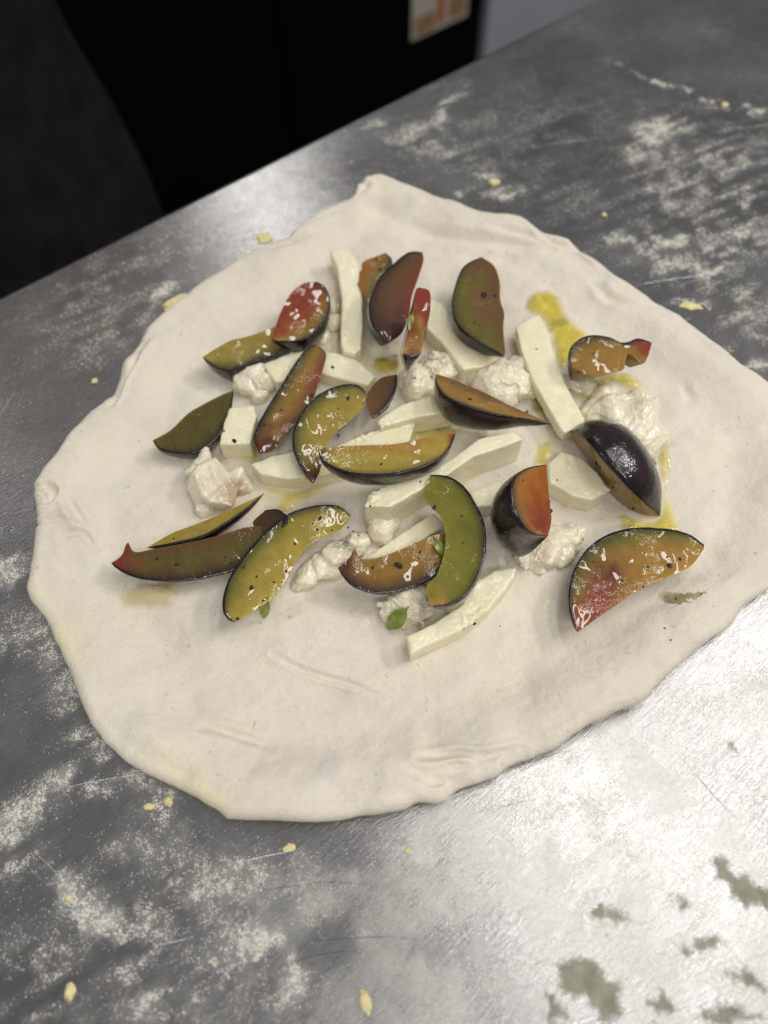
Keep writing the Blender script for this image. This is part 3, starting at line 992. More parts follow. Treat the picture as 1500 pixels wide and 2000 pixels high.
# ------------------------------------------------------------------ thin films lying on dough or steel
def film(name, label, cat, px, mat, surf, thick, group=None, rough=0.0012, step=0.0016, kind=None, kids=None):
    pts = np.array([surf(x, y)[:2] for x, y in px])
    L = np.linalg.norm(np.diff(np.vstack([pts, pts[0]]), axis=0), axis=1).sum()
    nb = max(24, int(L / step))
    b = catmull(pts, nb, closed=True)
    cen = b.mean(0)
    wob = (fbm(b[:, 0] * 260, b[:, 1] * 260, 19, 3) - 0.5) * 2 * rough
    nrm = np.roll(b, -1, 0) - np.roll(b, 1, 0)
    nrm = np.stack([nrm[:, 1], -nrm[:, 0]], 1)
    nrm /= np.linalg.norm(nrm, axis=1)[:, None] + 1e-12
    b = b + nrm * wob[:, None]

    def inside(q):
        c = np.zeros(len(q), bool)
        j = len(b) - 1
        for i in range(len(b)):
            yi, yj = b[i, 1], b[j, 1]
            m = ((yi > q[:, 1]) != (yj > q[:, 1])) & (q[:, 0] < (b[j, 0] - b[i, 0]) * (q[:, 1] - yi) / (yj - yi + 1e-15) + b[i, 0])
            c ^= m
            j = i
        return c
    lo, hi = b.min(0), b.max(0)
    gx, gy = np.meshgrid(np.arange(lo[0], hi[0], step), np.arange(lo[1], hi[1], step))
    g = np.stack([gx.ravel(), gy.ravel()], 1) + rng.normal(0, step * 0.12, (gx.size, 2))
    g = g[inside(g)]
    if len(g):
        dist = np.min(np.linalg.norm(g[:, None] - b[None], axis=2), 1)
        g = g[dist > step * 0.5]
    allp = np.vstack([b, g]) if len(g) else b
    res = delaunay_2d_cdt([Vector(p) for p in allp], [(i, (i + 1) % nb) for i in range(nb)], [], 1, 1e-7)
    V = np.array([tuple(p) for p in res[0]])
    dist = np.min(np.linalg.norm(V[:, None] - b[None], axis=2), 1)
    base = dough_h(V[:, 0], V[:, 1]) if surf is PD else np.zeros(len(V))
    if surf is PD:
        th = np.arctan2(V[:, 1] - DC[1], V[:, 0] - DC[0])
        base = base + rim_lift(th) * smooth(0.03, 0.0, rim_r(th) - np.hypot(V[:, 0] - DC[0], V[:, 1] - DC[1]))
    dep = smooth(0, 0.0050, dist)
    z = base + 0.00012 + thick * smooth(0, 0.003, dist) * (0.7 + 0.6 * fbm(V[:, 0] * 200, V[:, 1] * 200, 41, 2))
    me = mesh_np(name, np.column_stack([V, z]), [tuple(f) for f in res[2]], mat)
    value(me, 0.12 + 0.88 * dep, 'depth')
    if len(me.polygons) and me.polygons[0].normal.z < 0:
        me.flip_normals()
    o = link(name, me)
    return tag(o, label, cat, group, kind)


OILS = [
    ([(1030, 578), (1060, 566), (1092, 580), (1112, 620), (1140, 645), (1158, 662), (1135, 675), (1110, 720), (1085, 712), (1075, 660), (1058, 625), (1025, 605)], 'yellow olive oil pool behind the upright mozzarella stick at upper right'),
    ([(1000, 660), (1014, 656), (1026, 690), (1018, 712), (1002, 695)], 'small dark olive oil pool at the left edge of the upper right mozzarella stick'),
    ([(1165, 738), (1225, 728), (1258, 762), (1238, 768), (1200, 750), (1172, 770), (1155, 790), (1120, 775), (1130, 750)], 'olive oil pool under the thin plum slice with a red tip at right'),
    ([(1285, 880), (1303, 866), (1310, 905), (1305, 960), (1318, 1000), (1330, 1042), (1262, 1046), (1214, 1034), (1208, 1006), (1268, 1016), (1291, 992), (1288, 940)], 'olive oil streak running beside the dark plum wedge at right'),
    ([(1050, 872), (1074, 858), (1078, 890), (1064, 915), (1042, 906)], 'olive oil streak right of the big mozzarella bar'),
    ([(515, 952), (580, 958), (640, 942), (628, 962), (580, 985), (560, 1003), (538, 998), (548, 972)], 'olive oil pool in front of the half-round mozzarella slice at left'),
    ([(738, 845), (800, 838), (880, 832), (895, 845), (830, 860), (780, 866)], 'olive oil pool between the two mozzarella bars at the centre'),
    ([(655, 640), (668, 690), (700, 700), (716, 690), (712, 665), (705, 600), (690, 560), (660, 560)], 'olive oil pool around the foot of the tall mozzarella stick'),
    ([(720, 712), (750, 698), (782, 706), (778, 728), (745, 732)], 'small olive oil pool at the centre below the brown plum slices'),
    ([(478, 868), (508, 860), (512, 892), (488, 902), (470, 896)], 'small olive oil pool right of the mozzarella cube'),
    ([(1030, 750), (1062, 770), (1080, 830), (1050, 812), (1035, 785)], 'olive oil pool under the left side of the crossing mozzarella stick'),
]
for px, lab in OILS:
    film('oil_puddle', lab, 'oil', px, M_OIL, PD, 0.0005, 'olive oil puddles')
JUICES = [
    ([(235, 1155), (300, 1138), (390, 1130), (352, 1158), (330, 1188), (270, 1192), (238, 1180)], 'pale juice stain in front of the brown plum slice at left'),
    ([(1285, 1162), (1330, 1150), (1382, 1152), (1384, 1172), (1350, 1188), (1312, 1196)], 'juice splash beside the largest red plum slice at right'),
    ([(1234, 1252), (1270, 1232), (1302, 1226), (1298, 1250), (1266, 1264)], 'juice drop in front of the largest red plum slice'),
    ([(1392, 1192), (1402, 1184), (1412, 1192), (1403, 1202)], 'tiny juice drop near the right rim of the dough'),
    ([(1060, 1165), (1080, 1160), (1078, 1178), (1064, 1190)], 'faint juice mark left of the largest red plum slice'),
]
for px, lab in JUICES:
    film('juice_stain', lab, 'juice stain', px, M_JUICE, PD, 0.0004, 'juice stains')

# ------------------------------------------------------------------ mozzarella and gorgonzola
def voxelise(name, bm, voxel, smooth_it, mat, disp=None, attrs=None):
    me = bpy.data.meshes.new(name)
    bm.to_mesh(me)
    bm.free()
    ob = bpy.data.objects.new(name, me)
    COL.objects.link(ob)
    r = ob.modifiers.new('r', 'REMESH')
    r.mode = 'VOXEL'
    r.voxel_size = voxel
    s = ob.modifiers.new('s', 'SMOOTH')
    s.factor = 0.5
    s.iterations = smooth_it
    dg = bpy.context.evaluated_depsgraph_get()
    m2 = bpy.data.meshes.new_from_object(ob.evaluated_get(dg))
    bpy.data.objects.remove(ob)
    bpy.data.meshes.remove(me)
    m2.name = name
    m2.materials.clear()
    m2.materials.append(mat)
    m2.update()
    if disp:
        no = [v.normal.copy() for v in m2.vertices]
        for v, n in zip(m2.vertices, no):
            v.co += n * disp(v.co)
    m2.polygons.foreach_set('use_smooth', [True] * len(m2.polygons))
    m2.update()
    return m2


def baton(label, px, h, lift=0.0, tilt=(0, 0), flare=0.0, torn=(), seed=0, flat=False, name='mozzarella_stick', group='mozzarella sticks'):
    """top outline, thickness h, base lifted by lift above the dough"""
    c = np.mean(px, axis=0)
    q0 = PD(c[0], c[1])
    zb = float(dough_h(q0[0], q0[1])[0]) + lift - 0.0006
    zt = zb + h
    top = []
    for (x, y) in px:
        z = zt + tilt[0] * (x - c[0]) * 1e-5 + tilt[1] * (y - c[1]) * 1e-5
        top.append(P(x, y, z))
    top = np.array(top)
    cen = top.mean(0)
    bm = bmesh.new()
    tv = [bm.verts.new(p) for p in top]
    bv = []
    for p in top:
        d = (p - cen) * np.array([1, 1, 0])
        b = p + d * flare
        bv.append(bm.verts.new((b[0], b[1], p[2] - h)))
    n = len(tv)
    bm.faces.new(tv)
    bm.faces.new(bv[::-1])
    for i in range(n):
        bm.faces.new((tv[i], bv[i], bv[(i + 1) % n], tv[(i + 1) % n]))
    bmesh.ops.recalc_face_normals(bm, faces=bm.faces)
    tw = [(P(x, y, zt), r * 1e-3) for x, y, r in torn]

    def disp(co):
        d = 0.00035 * mnoise.noise(co * 190 + Vector((seed, 0, 0))) + 0.00015 * mnoise.noise(co * 600)
        for t, r in tw:
            k = math.exp(-((co - Vector(t)).length / r) ** 2)
            if k > 0.02:
                d += k * (0.0011 * mnoise.noise(co * 520) + 0.0009 * mnoise.noise(co * 1100))
        return d
    me = voxelise(name, bm, 0.00055, 5, M_MOZZ, disp)
    # origin at the base
    o = link(name, me)
    return tag(o, label, 'mozzarella', group)


baton('tall mozzarella stick standing between the plum slices at top left', [(643, 487), (680, 484), (699, 511), (707, 557), (708, 637), (705, 680), (691, 692), (669, 686), (664, 663), (667, 583), (659, 525)], 0.012, 0, seed=1)
baton('flat mozzarella stick crossing diagonally at upper right, left of the red-tipped plum slice', [(1007, 637), (1053, 612), (1064, 632), (1079, 680), (1106, 752), (1142, 818), (1139, 832), (1103, 845), (1094, 836), (1040, 740), (1019, 686)], 0.007, 0.0045, seed=2)
baton('short mozzarella cube with a pepper fleck left of the long plum slice', [(447, 797), (495, 790), (501, 812), (488, 866), (428, 868), (436, 830)], 0.0125, seed=3, name='mozzarella_cube')
baton('half-round mozzarella slice poking out left beneath the crescent plum slice', [(490, 906), (533, 889), (580, 880), (660, 890), (684, 912), (640, 926), (560, 935), (510, 926)], 0.010, seed=4)
baton('mozzarella piece with a torn end right behind the curved plum slice at the centre', [(640, 878), (706, 850), (745, 836), (806, 819), (806, 840), (795, 872), (700, 892)], 0.008, 0.0015, torn=[(806, 825, 5), (700, 852, 5)], seed=5)
baton('mozzarella bar left of the dark-edged plum slice at the centre', [(733, 820), (783, 790), (850, 769), (875, 785), (887, 801), (805, 817), (745, 834)], 0.013, seed=6, torn=[(740, 825, 5)])
baton('biggest thick mozzarella bar running diagonally through the centre', [(712, 990), (722, 962), (762, 945), (835, 922), (887, 893), (935, 856), (1004, 841), (1023, 858), (925, 892), (870, 930), (815, 960), (762, 990)], 0.0195, seed=7, torn=[(722, 968, 8)])
baton('mozzarella stick lying behind the brown-red plum slice in front', [(712, 1092), (785, 1040), (847, 1002), (870, 1024), (815, 1062), (750, 1092)], 0.0095, seed=8)
baton('chunky mozzarella wedge left of the dark plum wedge at right', [(1071, 905), (1097, 881), (1136, 893), (1168, 922), (1190, 956), (1157, 977), (1118, 968), (1073, 942)], 0.0105, seed=9, torn=[(1188, 958, 4)])
baton('long mozzarella stick lying nearest the camera under the green crescent plum', [(794, 1243), (850, 1215), (900, 1180), (930, 1135), (967, 1113), (1010, 1107), (1006, 1125), (985, 1155), (955, 1190), (905, 1228), (802, 1278)], 0.0105, seed=10, torn=[(930, 1215, 6)])
baton('mozzarella stick behind the white cheese lump at left, under the red plum slice', [(505, 700), (545, 683), (592, 680), (600, 700), (568, 742), (538, 745)], 0.0085, seed=11)
baton('sloping mozzarella stick right of the long narrow plum slice', [(622, 688), (660, 688), (700, 704), (733, 735), (718, 752), (650, 736), (620, 725)], 0.0085, seed=12)
baton('broad mozzarella slab under the upper right green plum slice', [(838, 582), (862, 590), (892, 630), (937, 668), (973, 700), (942, 716), (905, 722), (866, 672), (833, 640)], 0.0115, seed=13)
baton('small mozzarella end showing left of the upright orange plum wedge', [(918, 962), (972, 940), (988, 950), (960, 988), (928, 990)], 0.009, seed=14, name='mozzarella_cube')


def lump(label, balls, seed=0, amp=1.0, veins=(), rinds=(), lift=0.0, smooth_it=2, squash=0.8, spikes=()):
    """balls: (x, y, radius in survey units, centre height factor)"""
    bm = bmesh.new()
    for (x, y, r, hz) in balls:
        q = PD(x, y)
        rr = np.linalg.norm(P(x + r, y, q[2])[:2] - q[:2])
        # the ball shows at (x, y) at its own height
        zc = q[2] + lift + rr * hz
        c = P(x, y, zc)
        m = Matrix.Translation(Vector(c)) @ Matrix.Diagonal((1, 1, squash, 1))
        ball = bmesh.ops.create_icosphere(bm, subdivisions=1, radius=1.0)['verts']
        turn = Matrix.Rotation(random.uniform(0, 6), 4, 'Z') @ Matrix.Rotation(random.uniform(0, 6), 4, 'X')
        for v in ball:
            v.co = m @ (turn @ (v.co * rr * random.uniform(0.85, 1.38)))
    for (x, y, x2, y2, r, up) in spikes:
        a, b = PD(x, y), PD(x2, y2)
        rr = np.linalg.norm(P(x + r, y, a[2])[:2] - a[:2])
        A = Vector(P(x, y, a[2] + up * 0.6))
        B = Vector(P(x2, y2, b[2] + up))
        d = B - A
        m = Matrix.Translation((A + B) / 2) @ d.to_track_quat('Z', 'Y').to_matrix().to_4x4()
        bmesh.ops.create_cone(bm, cap_ends=True, segments=10, radius1=rr, radius2=rr * 0.15, depth=d.length, matrix=m)
    off = Vector((seed * 3.1, seed * 1.7, 0))

    def disp(co):
        q = co * 75 + off
        q = q + Vector((mnoise.noise(q * 0.8 + Vector((5, 0, 0))), mnoise.noise(q * 0.8), mnoise.noise(q * 0.8 + Vector((0, 9, 0))))) * 0.9
        fold = abs(mnoise.noise(q))
        d = 0.0009 * math.exp(-(fold / 0.07) ** 2) * max(0.0, 0.4 + 1.5 * mnoise.noise(q * 0.7)) + 0.0026 * mnoise.noise(co * 75 + off)
        g = abs(mnoise.noise(q * 2.7 + Vector((3, 1, 7))))
        d += 0.0005 * math.exp(-(g / 0.08) ** 2) + 0.00025 * (1 - 2 * abs(mnoise.noise(co * 300 + off))) * max(0.0, mnoise.noise(co * 90 + off) + 0.35) + 0.0002 * mnoise.noise(co * 800)
        return amp * d
    me = voxelise('gorgonzola_lump', bm, 0.00055, smooth_it + 14, M_GORG, disp)
    n = len(me.vertices)
    co = np.empty(n * 3, np.float32)
    me.vertices.foreach_get('co', co)
    co = co.reshape(-1, 3)
    for nm, lst in (('vein', veins), ('rind', rinds)):
        v = np.zeros(n)
        for (x, y, r, zf) in lst:
            q = PD(x, y, zf)
            rr = np.linalg.norm(P(x + r, y, q[2])[:2] - q[:2])
            v += np.exp(-((co - q) ** 2).sum(1) / rr ** 2)
        value(me, np.clip(v * 1.3, 0, 1), nm)
    o = link('gorgonzola_lump', me)
    return tag(o, label, 'cheese', 'gorgonzola lumps')


lump('knobbly white cheese lump above the mozzarella cube at left', [(485, 725, 36, 0.6), (478, 752, 26, 0.6), (515, 748, 26, 0.6), (505, 772, 20, 0.4), (465, 712, 16, 0.7), (528, 715, 18, 0.5)], 1, 1.0)
lump('largest creamy cheese chunk with a tan rind at the far left', [(410, 945, 42, 0.6), (430, 965, 36, 0.5), (395, 965, 34, 0.4), (400, 915, 30, 0.7), (455, 935, 26, 0.6), (470, 945, 18, 0.5), (398, 990, 22, 0.3)], 2, 0.8,
     rinds=[(450, 968, 30, 0.006), (470, 955, 20, 0.006)], veins=[(378, 995, 14, 0.002), (376, 985, 8, 0.002)], spikes=[(398, 912, 403, 874, 26, 0.010), (380, 930, 398, 880, 20, 0.008)])
lump('smeared creamy cheese with a blue-grey vein between two front plum slices', [(688, 1062, 28, 0.5), (660, 1085, 30, 0.5), (630, 1105, 28, 0.4), (600, 1125, 24, 0.4), (582, 1140, 14, 0.3), (655, 1115, 24, 0.3), (705, 1050, 16, 0.4)], 3, 0.9,
     veins=[(680, 1058, 22, 0.008), (660, 1066, 10, 0.008)])
lump('ragged white cheese curl with a green leaf on it at the front', [(785, 1178, 30, 0.6), (805, 1195, 28, 0.5), (770, 1200, 24, 0.4), (812, 1165, 22, 0.6), (790, 1215, 18, 0.3), (835, 1190, 16, 0.5)], 4, 1.5, spikes=[(765, 1185, 737, 1178, 12, 0.006), (818, 1200, 832, 1228, 8, 0.005)], smooth_it=1)
lump('creamy cheese lump squeezed out under the upright orange plum wedge', [(1085, 1050, 36, 0.5), (1110, 1045, 28, 0.4), (1060, 1080, 34, 0.4), (1025, 1090, 26, 0.35), (1095, 1085, 26, 0.3), (1020, 1055, 30, 0.4), (1118, 1062, 18, 0.3), (1050, 1108, 16, 0.25)], 5, 1.3, spikes=[(1025, 1100, 1032, 1126, 10, 0.003)])
lump('wide flattened creamy cheese behind the dark plum wedge at right', [(1205, 800, 46, 0.4), (1240, 815, 50, 0.35), (1265, 845, 38, 0.3), (1180, 785, 32, 0.4), (1160, 810, 28, 0.3), (1270, 880, 24, 0.2), (1250, 790, 34, 0.4), (1225, 850, 40, 0.3), (1282, 905, 10, 0.3)], 6, 1.2, veins=[(1188, 800, 7, 0.008)], squash=0.6, spikes=[(1255, 790, 1288, 780, 12, 0.008)])
lump('glossy creamy cheese left of the crossing mozzarella stick at upper right', [(985, 735, 44, 0.5), (1010, 755, 34, 0.4), (955, 750, 34, 0.5), (1015, 715, 26, 0.5), (940, 728, 24, 0.5), (985, 775, 26, 0.4), (1030, 700, 14, 0.5)], 7, 1.1)
lump('blue-veined ragged cheese at the centre under the dark-tipped plum slice', [(850, 715, 36, 0.5), (880, 705, 26, 0.5), (820, 740, 30, 0.5), (805, 762, 28, 0.4), (838, 755, 24, 0.4), (790, 745, 18, 0.4)], 8, 1.2, veins=[(850, 702, 20, 0.010), (862, 698, 14, 0.010), (800, 738, 12, 0.008)], spikes=[(852, 705, 845, 678, 10, 0.012), (890, 700, 897, 672, 8, 0.010)], smooth_it=1)
lump('crumbly little cheese piece below the red-tipped plum slice', [(1120, 745, 22, 0.4), (1145, 755, 20, 0.4), (1155, 768, 14, 0.4), (1128, 762, 14, 0.3)], 9, 1.1)
lump('small cream lump half hidden behind the crescent plum slice', [(590, 815, 24, 0.5), (610, 790, 24, 0.5), (635, 778, 16, 0.5)], 10, 0.9)
lump('soft melted end of cheese at the left of the big mozzarella bar', [(738, 1012, 26, 0.6), (745, 1038, 26, 0.5), (758, 1052, 20, 0.3), (728, 1000, 18, 0.8), (765, 1022, 22, 0.6)], 11, 0.7)
lump('wet translucent smear of cheese right of the red plum slice at top left', [(645, 600, 16, 0.4), (648, 630, 18, 0.3), (628, 660, 18, 0.3)], 12, 0.8, squash=0.6)
lump('crumbled cheese just under the dark-edged plum slice at the centre', [(890, 825, 18, 0.4), (915, 832, 18, 0.4), (940, 838, 12, 0.4), (880, 812, 14, 0.5)], 13, 1.2)
lump('small white cheese dab touching the dark skin of the orange wedge', [(945, 978, 20, 0.5), (958, 995, 14, 0.5), (930, 985, 12, 0.4)], 14, 0.8)

# ------------------------------------------------------------------ plum slices
GREEN, OLIVE, YEL = lin(126, 124, 42), lin(98, 88, 32), lin(178, 156, 66)
AMB, ORANGE, RED, WINE, BROWN, TANB = lin(172, 130, 54), lin(170, 94, 32), lin(136, 48, 32), lin(80, 26, 22), lin(76, 50, 28), lin(112, 76, 44)
DGREEN = lin(72, 70, 30)


def resample(pts, n):
    pts = np.array(pts)
    return catmull(pts, n)


SLICES = []


def plum(label, outer, inner, tilt, sweep, cols, lift=0.0, endA=None, endB=None, spots=(), seed=0, crown=0.0, sink=0.0008, zfix=None, up=False):
    """outer, inner: surveyed outlines of the cut face from tip to tip (skin side, pit side);
    tilt: elevation of the face towards the skin, sweep: wedge angle; cols: rim, middle, pit colours"""
    nt, nk, na = 44, 12, 12
    tilt, sweep = math.radians(tilt), math.radians(sweep)
    A, B = outer[0], outer[-1]
    oc = catmull(outer, nt)
    ic = catmull(inner, nt)
    zc = 0.008 + lift
    for it in range(6):
        qa, qb = PD(*A), PD(*B)
        A3, B3 = P(A[0], A[1], qa[2] + zc), P(B[0], B[1], qb[2] + zc)
        u = unit(B3 - A3)
        n = unit(np.cross(UPZ, u))
        om = P(*oc[nt // 2], A3[2]) - P(*ic[nt // 2], A3[2])
        if np.dot(om, n) < 0:
            n = -n
        v = unit(math.cos(tilt) * n + math.sin(tilt) * UPZ)
        N = unit(np.cross(u, v))
        if np.dot(N, CC - A3) < 0:
            N = -N

        def hit(c):
            out = []
            for (x, y) in c:
                d = sight(x, y)
                out.append(CC + d * (np.dot(A3 - CC, N) / np.dot(d, N)))
            return np.array(out)
        po, pi = hit(oc), hit(ic)
        w = po - pi
        sgn = -1 if np.dot(np.cross(u, w[nt // 2]), N) > 0 else 1
        if up:
            sgn = -sgn

        def rot(vec, a):
            a *= sgn
            return vec * math.cos(a) + np.cross(u, vec) * math.sin(a) + u[None] * (vec @ u)[:, None] * (1 - math.cos(a))
        low = np.vstack([pi] + [pi + rot(w, a) for a in np.linspace(0, sweep, 7)])
        gap = (low[:, 2] - dough_h(low[:, 0], low[:, 1])).min()
        if zfix is not None:
            break
        zc -= (gap - lift + sink) * 0.9
    s = np.linspace(0, 1, nt)
    off = Vector((seed * 2.3, seed * 5.1, seed))

    def nz(p, sc):
        return np.array([mnoise.noise(Vector(q) * sc + off) for q in p])
    loops, colr = [], []
    rim, mid, pit = [np.array(c) for c in cols]

    def colour(k, p):
        """k 0 at the pit side .. 1 at the skin"""
        j = nz(p, 110) * 0.16
        kk = np.clip(k + j, 0, 1)[:, None]
        c = np.where(kk < 0.5, pit + (mid - pit) * (kk / 0.5), mid + (rim - mid) * smooth(0.5, 1, kk))
        for end, ss in ((endA, s), (endB, 1 - s)):
            if end is not None:
                col, ext = end
                f = smooth(ext, ext * 0.25, ss + nz(p, 160) * 0.12)[:, None]
                c = c + (col - c) * f
        for (sx, sk, rad, col) in spots:
            f = np.exp(-(((s - sx) / rad) ** 2 + ((k - sk) / (rad * 2.2)) ** 2))[:, None]
            f = np.clip(f * (1 + nz(p, 240)[:, None] * 0.8), 0, 1)
            c = c + (col - c) * f
        edge = smooth(0.78, 1.0, k)
        return c * (1 - 0.62 * edge)
    for k in range(nk):                                          # upper cut face, pit side to skin
        f = k / (nk - 1)
        p = pi + w * f
        hh = 0.00045 * nz(p, 150) + crown * 0.001 * math.sin(math.pi * f) * np.sin(math.pi * s)
        p = p + N[None] * (hh * min(1, 4 * f + 0.3) * min(1, 5 * (1 - f) + 0.15))[:, None]
        loops.append(p)
        colr.append(colour(f, p))
    for a in np.linspace(0, sweep, na + 1)[1:]:                  # outer curve
        p = pi + rot(w, a) * 0.995
        loops.append(p)
        colr.append(np.tile(rim * 0.25, (nt, 1)))
    for k in range(1, nk):                                       # lower cut face back to the pit side
        f = 1 - k / (nk - 1)
        if f == 0:
            break
        p = pi + rot(w, sweep) * f
        loops.append(p)
        colr.append(colour(f, p))
    V = np.stack(loops, 1)                                       # nt x M x 3
    Mn = V.shape[1]
    C = np.stack(colr, 1).reshape(-1, 3)
    faces = grid_faces(nt, Mn, True)
    base = V.reshape(-1, 3).mean(0)
    zmin = V[..., 2].min()
    root = thing('plum_slice', label, 'plum slice', (base[0], base[1], zmin), 'plum slices')
    me = mesh_np('flesh', V.reshape(-1, 3), faces, M_FLESH)
    paint(me, C)
    kk = np.concatenate([np.linspace(0, 1, nk), np.ones(na), 1 - np.arange(1, nk - 1) / (nk - 1)])
    fb = np.stack([np.repeat(s, Mn), np.tile(kk, nt), np.full(nt * Mn, seed * 0.37)], 1)
    paint(me, fb, 'Fibre')
    bm = bmesh.new()
    bm.from_mesh(me)
    bmesh.ops.remove_doubles(bm, verts=bm.verts, dist=1e-6)
    bmesh.ops.holes_fill(bm, edges=[e for e in bm.edges if e.is_boundary])
    bmesh.ops.recalc_face_normals(bm, faces=bm.faces)
    for f in bm.faces:
        f.smooth = True
    bm.to_mesh(me)
    bm.free()
    me.set_sharp_from_angle(angle=math.radians(38))
    link('flesh', me, root)
    # skin: a thin shell over the outer curve with a small turned rim
    th_, rows = 0.0006, []
    wl = np.linalg.norm(w, axis=1)[:, None] + 1e-9
    angs = np.linspace(0, sweep, na + 1)
    wob = 0.00022 * nz(po, 330)[:, None]
    rows.append(pi + w * (1 - 0.0005 / np.maximum(wl, 0.002)) + N * 0.00012)
    rows.append(pi + w * (1 + (th_ * 0.8 + wob) / np.maximum(wl, 0.002)) + N * 0.00016)
    for a in angs:
        r = rot(w, a)
        rows.append(pi + r * (1 + (th_ + wob) / np.maximum(wl, 0.002)))
    rows.append(pi + rot(w, sweep) * 0.985)
    Vs = np.stack(rows, 1)
    ms = mesh_np('skin', Vs.reshape(-1, 3), grid_faces(nt, Vs.shape[1]), M_SKIN)
    bm = bmesh.new()
    bm.from_mesh(ms)
    bmesh.ops.recalc_face_normals(bm, faces=bm.faces)
    bm.to_mesh(ms)
    bm.free()
    link('skin', ms, root)
    return root


# far row
plum('tan green plum sliver whose tip peeks out left below the red slice', [(396, 697), (405, 707), (425, 718), (450, 722), (480, 712), (530, 695), (565, 680)], [(396, 697), (420, 682), (450, 665), (480, 658), (520, 645), (560, 628)], 5, 35, (OLIVE, YEL * 0.8, YEL * 0.75), seed=1)
plum('red-orange plum slice with a dark skin band at upper left', [(618, 550), (633, 560), (643, 582), (640, 608), (627, 633), (605, 654), (580, 666), (550, 667), (530, 664)], [(618, 550), (598, 552), (578, 563), (562, 582), (550, 606), (540, 632), (530, 664)], 6, 32, (YEL * 0.8, ORANGE * 0.8, RED), 0.0045, endA=(WINE, 0.3), seed=2, spots=[(0.35, 0.3, 0.25, RED)])
plum('orange-brown plum piece behind the brown slice, beside the tall mozzarella', [(752, 494), (764, 508), (757, 532), (742, 562), (722, 602)], [(752, 494), (710, 511), (706, 528), (693, 538), (699, 558), (712, 578), (722, 602)], 15, 50, (OLIVE, AMB * 0.7, ORANGE * 0.9), 0.002, seed=3)
plum('murky brown plum slice leaning over others at the top centre', [(825, 493), (800, 494), (775, 512), (745, 540), (725, 580), (724, 612), (738, 645), (762, 669)], [(825, 493), (827, 510), (815, 548), (804, 580), (799, 615), (785, 650), (762, 669)], 18, 55, (BROWN, TANB * 0.7, RED * 0.7), 0.006, endB=(lin(70, 34, 34), 0.5), seed=4, crown=1.2)
plum('narrow red plum stick ending in black skin at the top centre', [(787, 692), (798, 696), (810, 695), (822, 690)], [(787, 692), (795, 653), (807, 610), (812, 566), (826, 563), (840, 571), (840, 610), (832, 642), (822, 690)], -8, 75, (AMB, YEL * 0.9, RED), 0.003, seed=5, spots=[(0.5, 0.1, 0.4, RED)])
plum('rounded green plum slice standing alone at the top right', [(941, 502), (908, 520), (890, 560), (884, 600), (897, 637), (932, 666), (984, 694)], [(941, 502), (965, 519), (976, 550), (977, 585), (985, 612), (983, 640), (987, 690)], 5, 40, (GREEN * 0.7, OLIVE, TANB * 0.8), 0.004, seed=6, endA=(TANB * 0.8, 0.3), spots=[(0.5, 0.35, 0.15, TANB)])
plum('thin plum slice with a red hooked tip at the far right', [(1118, 717), (1111, 696), (1122, 672), (1152, 657), (1190, 660), (1213, 670), (1227, 670), (1247, 663), (1273, 670)], [(1118, 717), (1140, 729), (1165, 735), (1190, 728), (1217, 722), (1222, 700), (1228, 690), (1242, 701), (1256, 711), (1267, 692), (1273, 670)], 6, 62, (OLIVE, AMB * 0.8, AMB * 0.85), 0.002, endB=(RED, 0.28), seed=7)
# middle row
plum('dull green plum slice lying apart at the far left', [(298, 860), (317, 879), (367, 885), (402, 872), (432, 843), (449, 803), (456, 762)], [(298, 860), (333, 840), (367, 808), (400, 788), (432, 772), (456, 762)], -6, 28, (DGREEN, OLIVE * 0.75, OLIVE * 0.7), seed=8)
plum('long narrow green plum slice with a wine-red foot at left centre', [(620, 673), (600, 682), (575, 715), (550, 755), (525, 795), (505, 832), (498, 858), (508, 887)], [(620, 673), (637, 690), (632, 718), (622, 745), (610, 785), (585, 815), (560, 845), (535, 878), (508, 887)], 12, 50, (OLIVE * 0.8, AMB * 0.7, TANB * 0.9), 0.003, endB=(WINE, 0.36), seed=9, spots=[(0.3, 0.05, 0.12, RED)])
plum('crescent plum slice with a red lower tip overlapped by the curved slice', [(714, 775), (710, 762), (690, 752), (655, 757), (620, 775), (592, 805), (576, 840), (574, 870), (585, 905), (612, 945)], [(714, 775), (706, 800), (680, 825), (655, 845), (640, 868), (632, 890), (625, 920), (612, 945)], 12, 42, (GREEN * 0.7, YEL * 0.75, YEL * 0.8), 0.006, endB=(WINE, 0.34), seed=10)
plum('curved yellow plum slice with dark skin below at the centre', [(621, 878), (628, 895), (650, 912), (690, 924), (740, 927), (790, 921), (840, 905), (870, 885), (890, 846)], [(621, 878), (650, 874), (700, 870), (760, 868), (810, 860), (850, 848), (890, 846)], 8, 48, (YEL * 0.85, YEL * 0.95, AMB), 0.013, endB=(RED, 0.16), endA=(OLIVE, 0.12), seed=11)
plum('small shrivelled brown plum end at the centre left of the white cheese', [(775, 731), (772, 758), (757, 790), (727, 818)], [(775, 731), (745, 738), (725, 757), (714, 785), (727, 818)], -4, 60, (lin(60, 46, 44), TANB * 0.75, TANB), 0.006, seed=12)
plum('dark-skinned plum slice with an amber face right of centre', [(853, 730), (852, 748), (873, 775), (914, 793), (973, 810), (1025, 818), (1074, 828)], [(853, 730), (887, 742), (949, 768), (1001, 794), (1050, 816), (1074, 828)], 24, 58, (AMB * 0.85, AMB * 0.8, TANB), 0.008, seed=13)
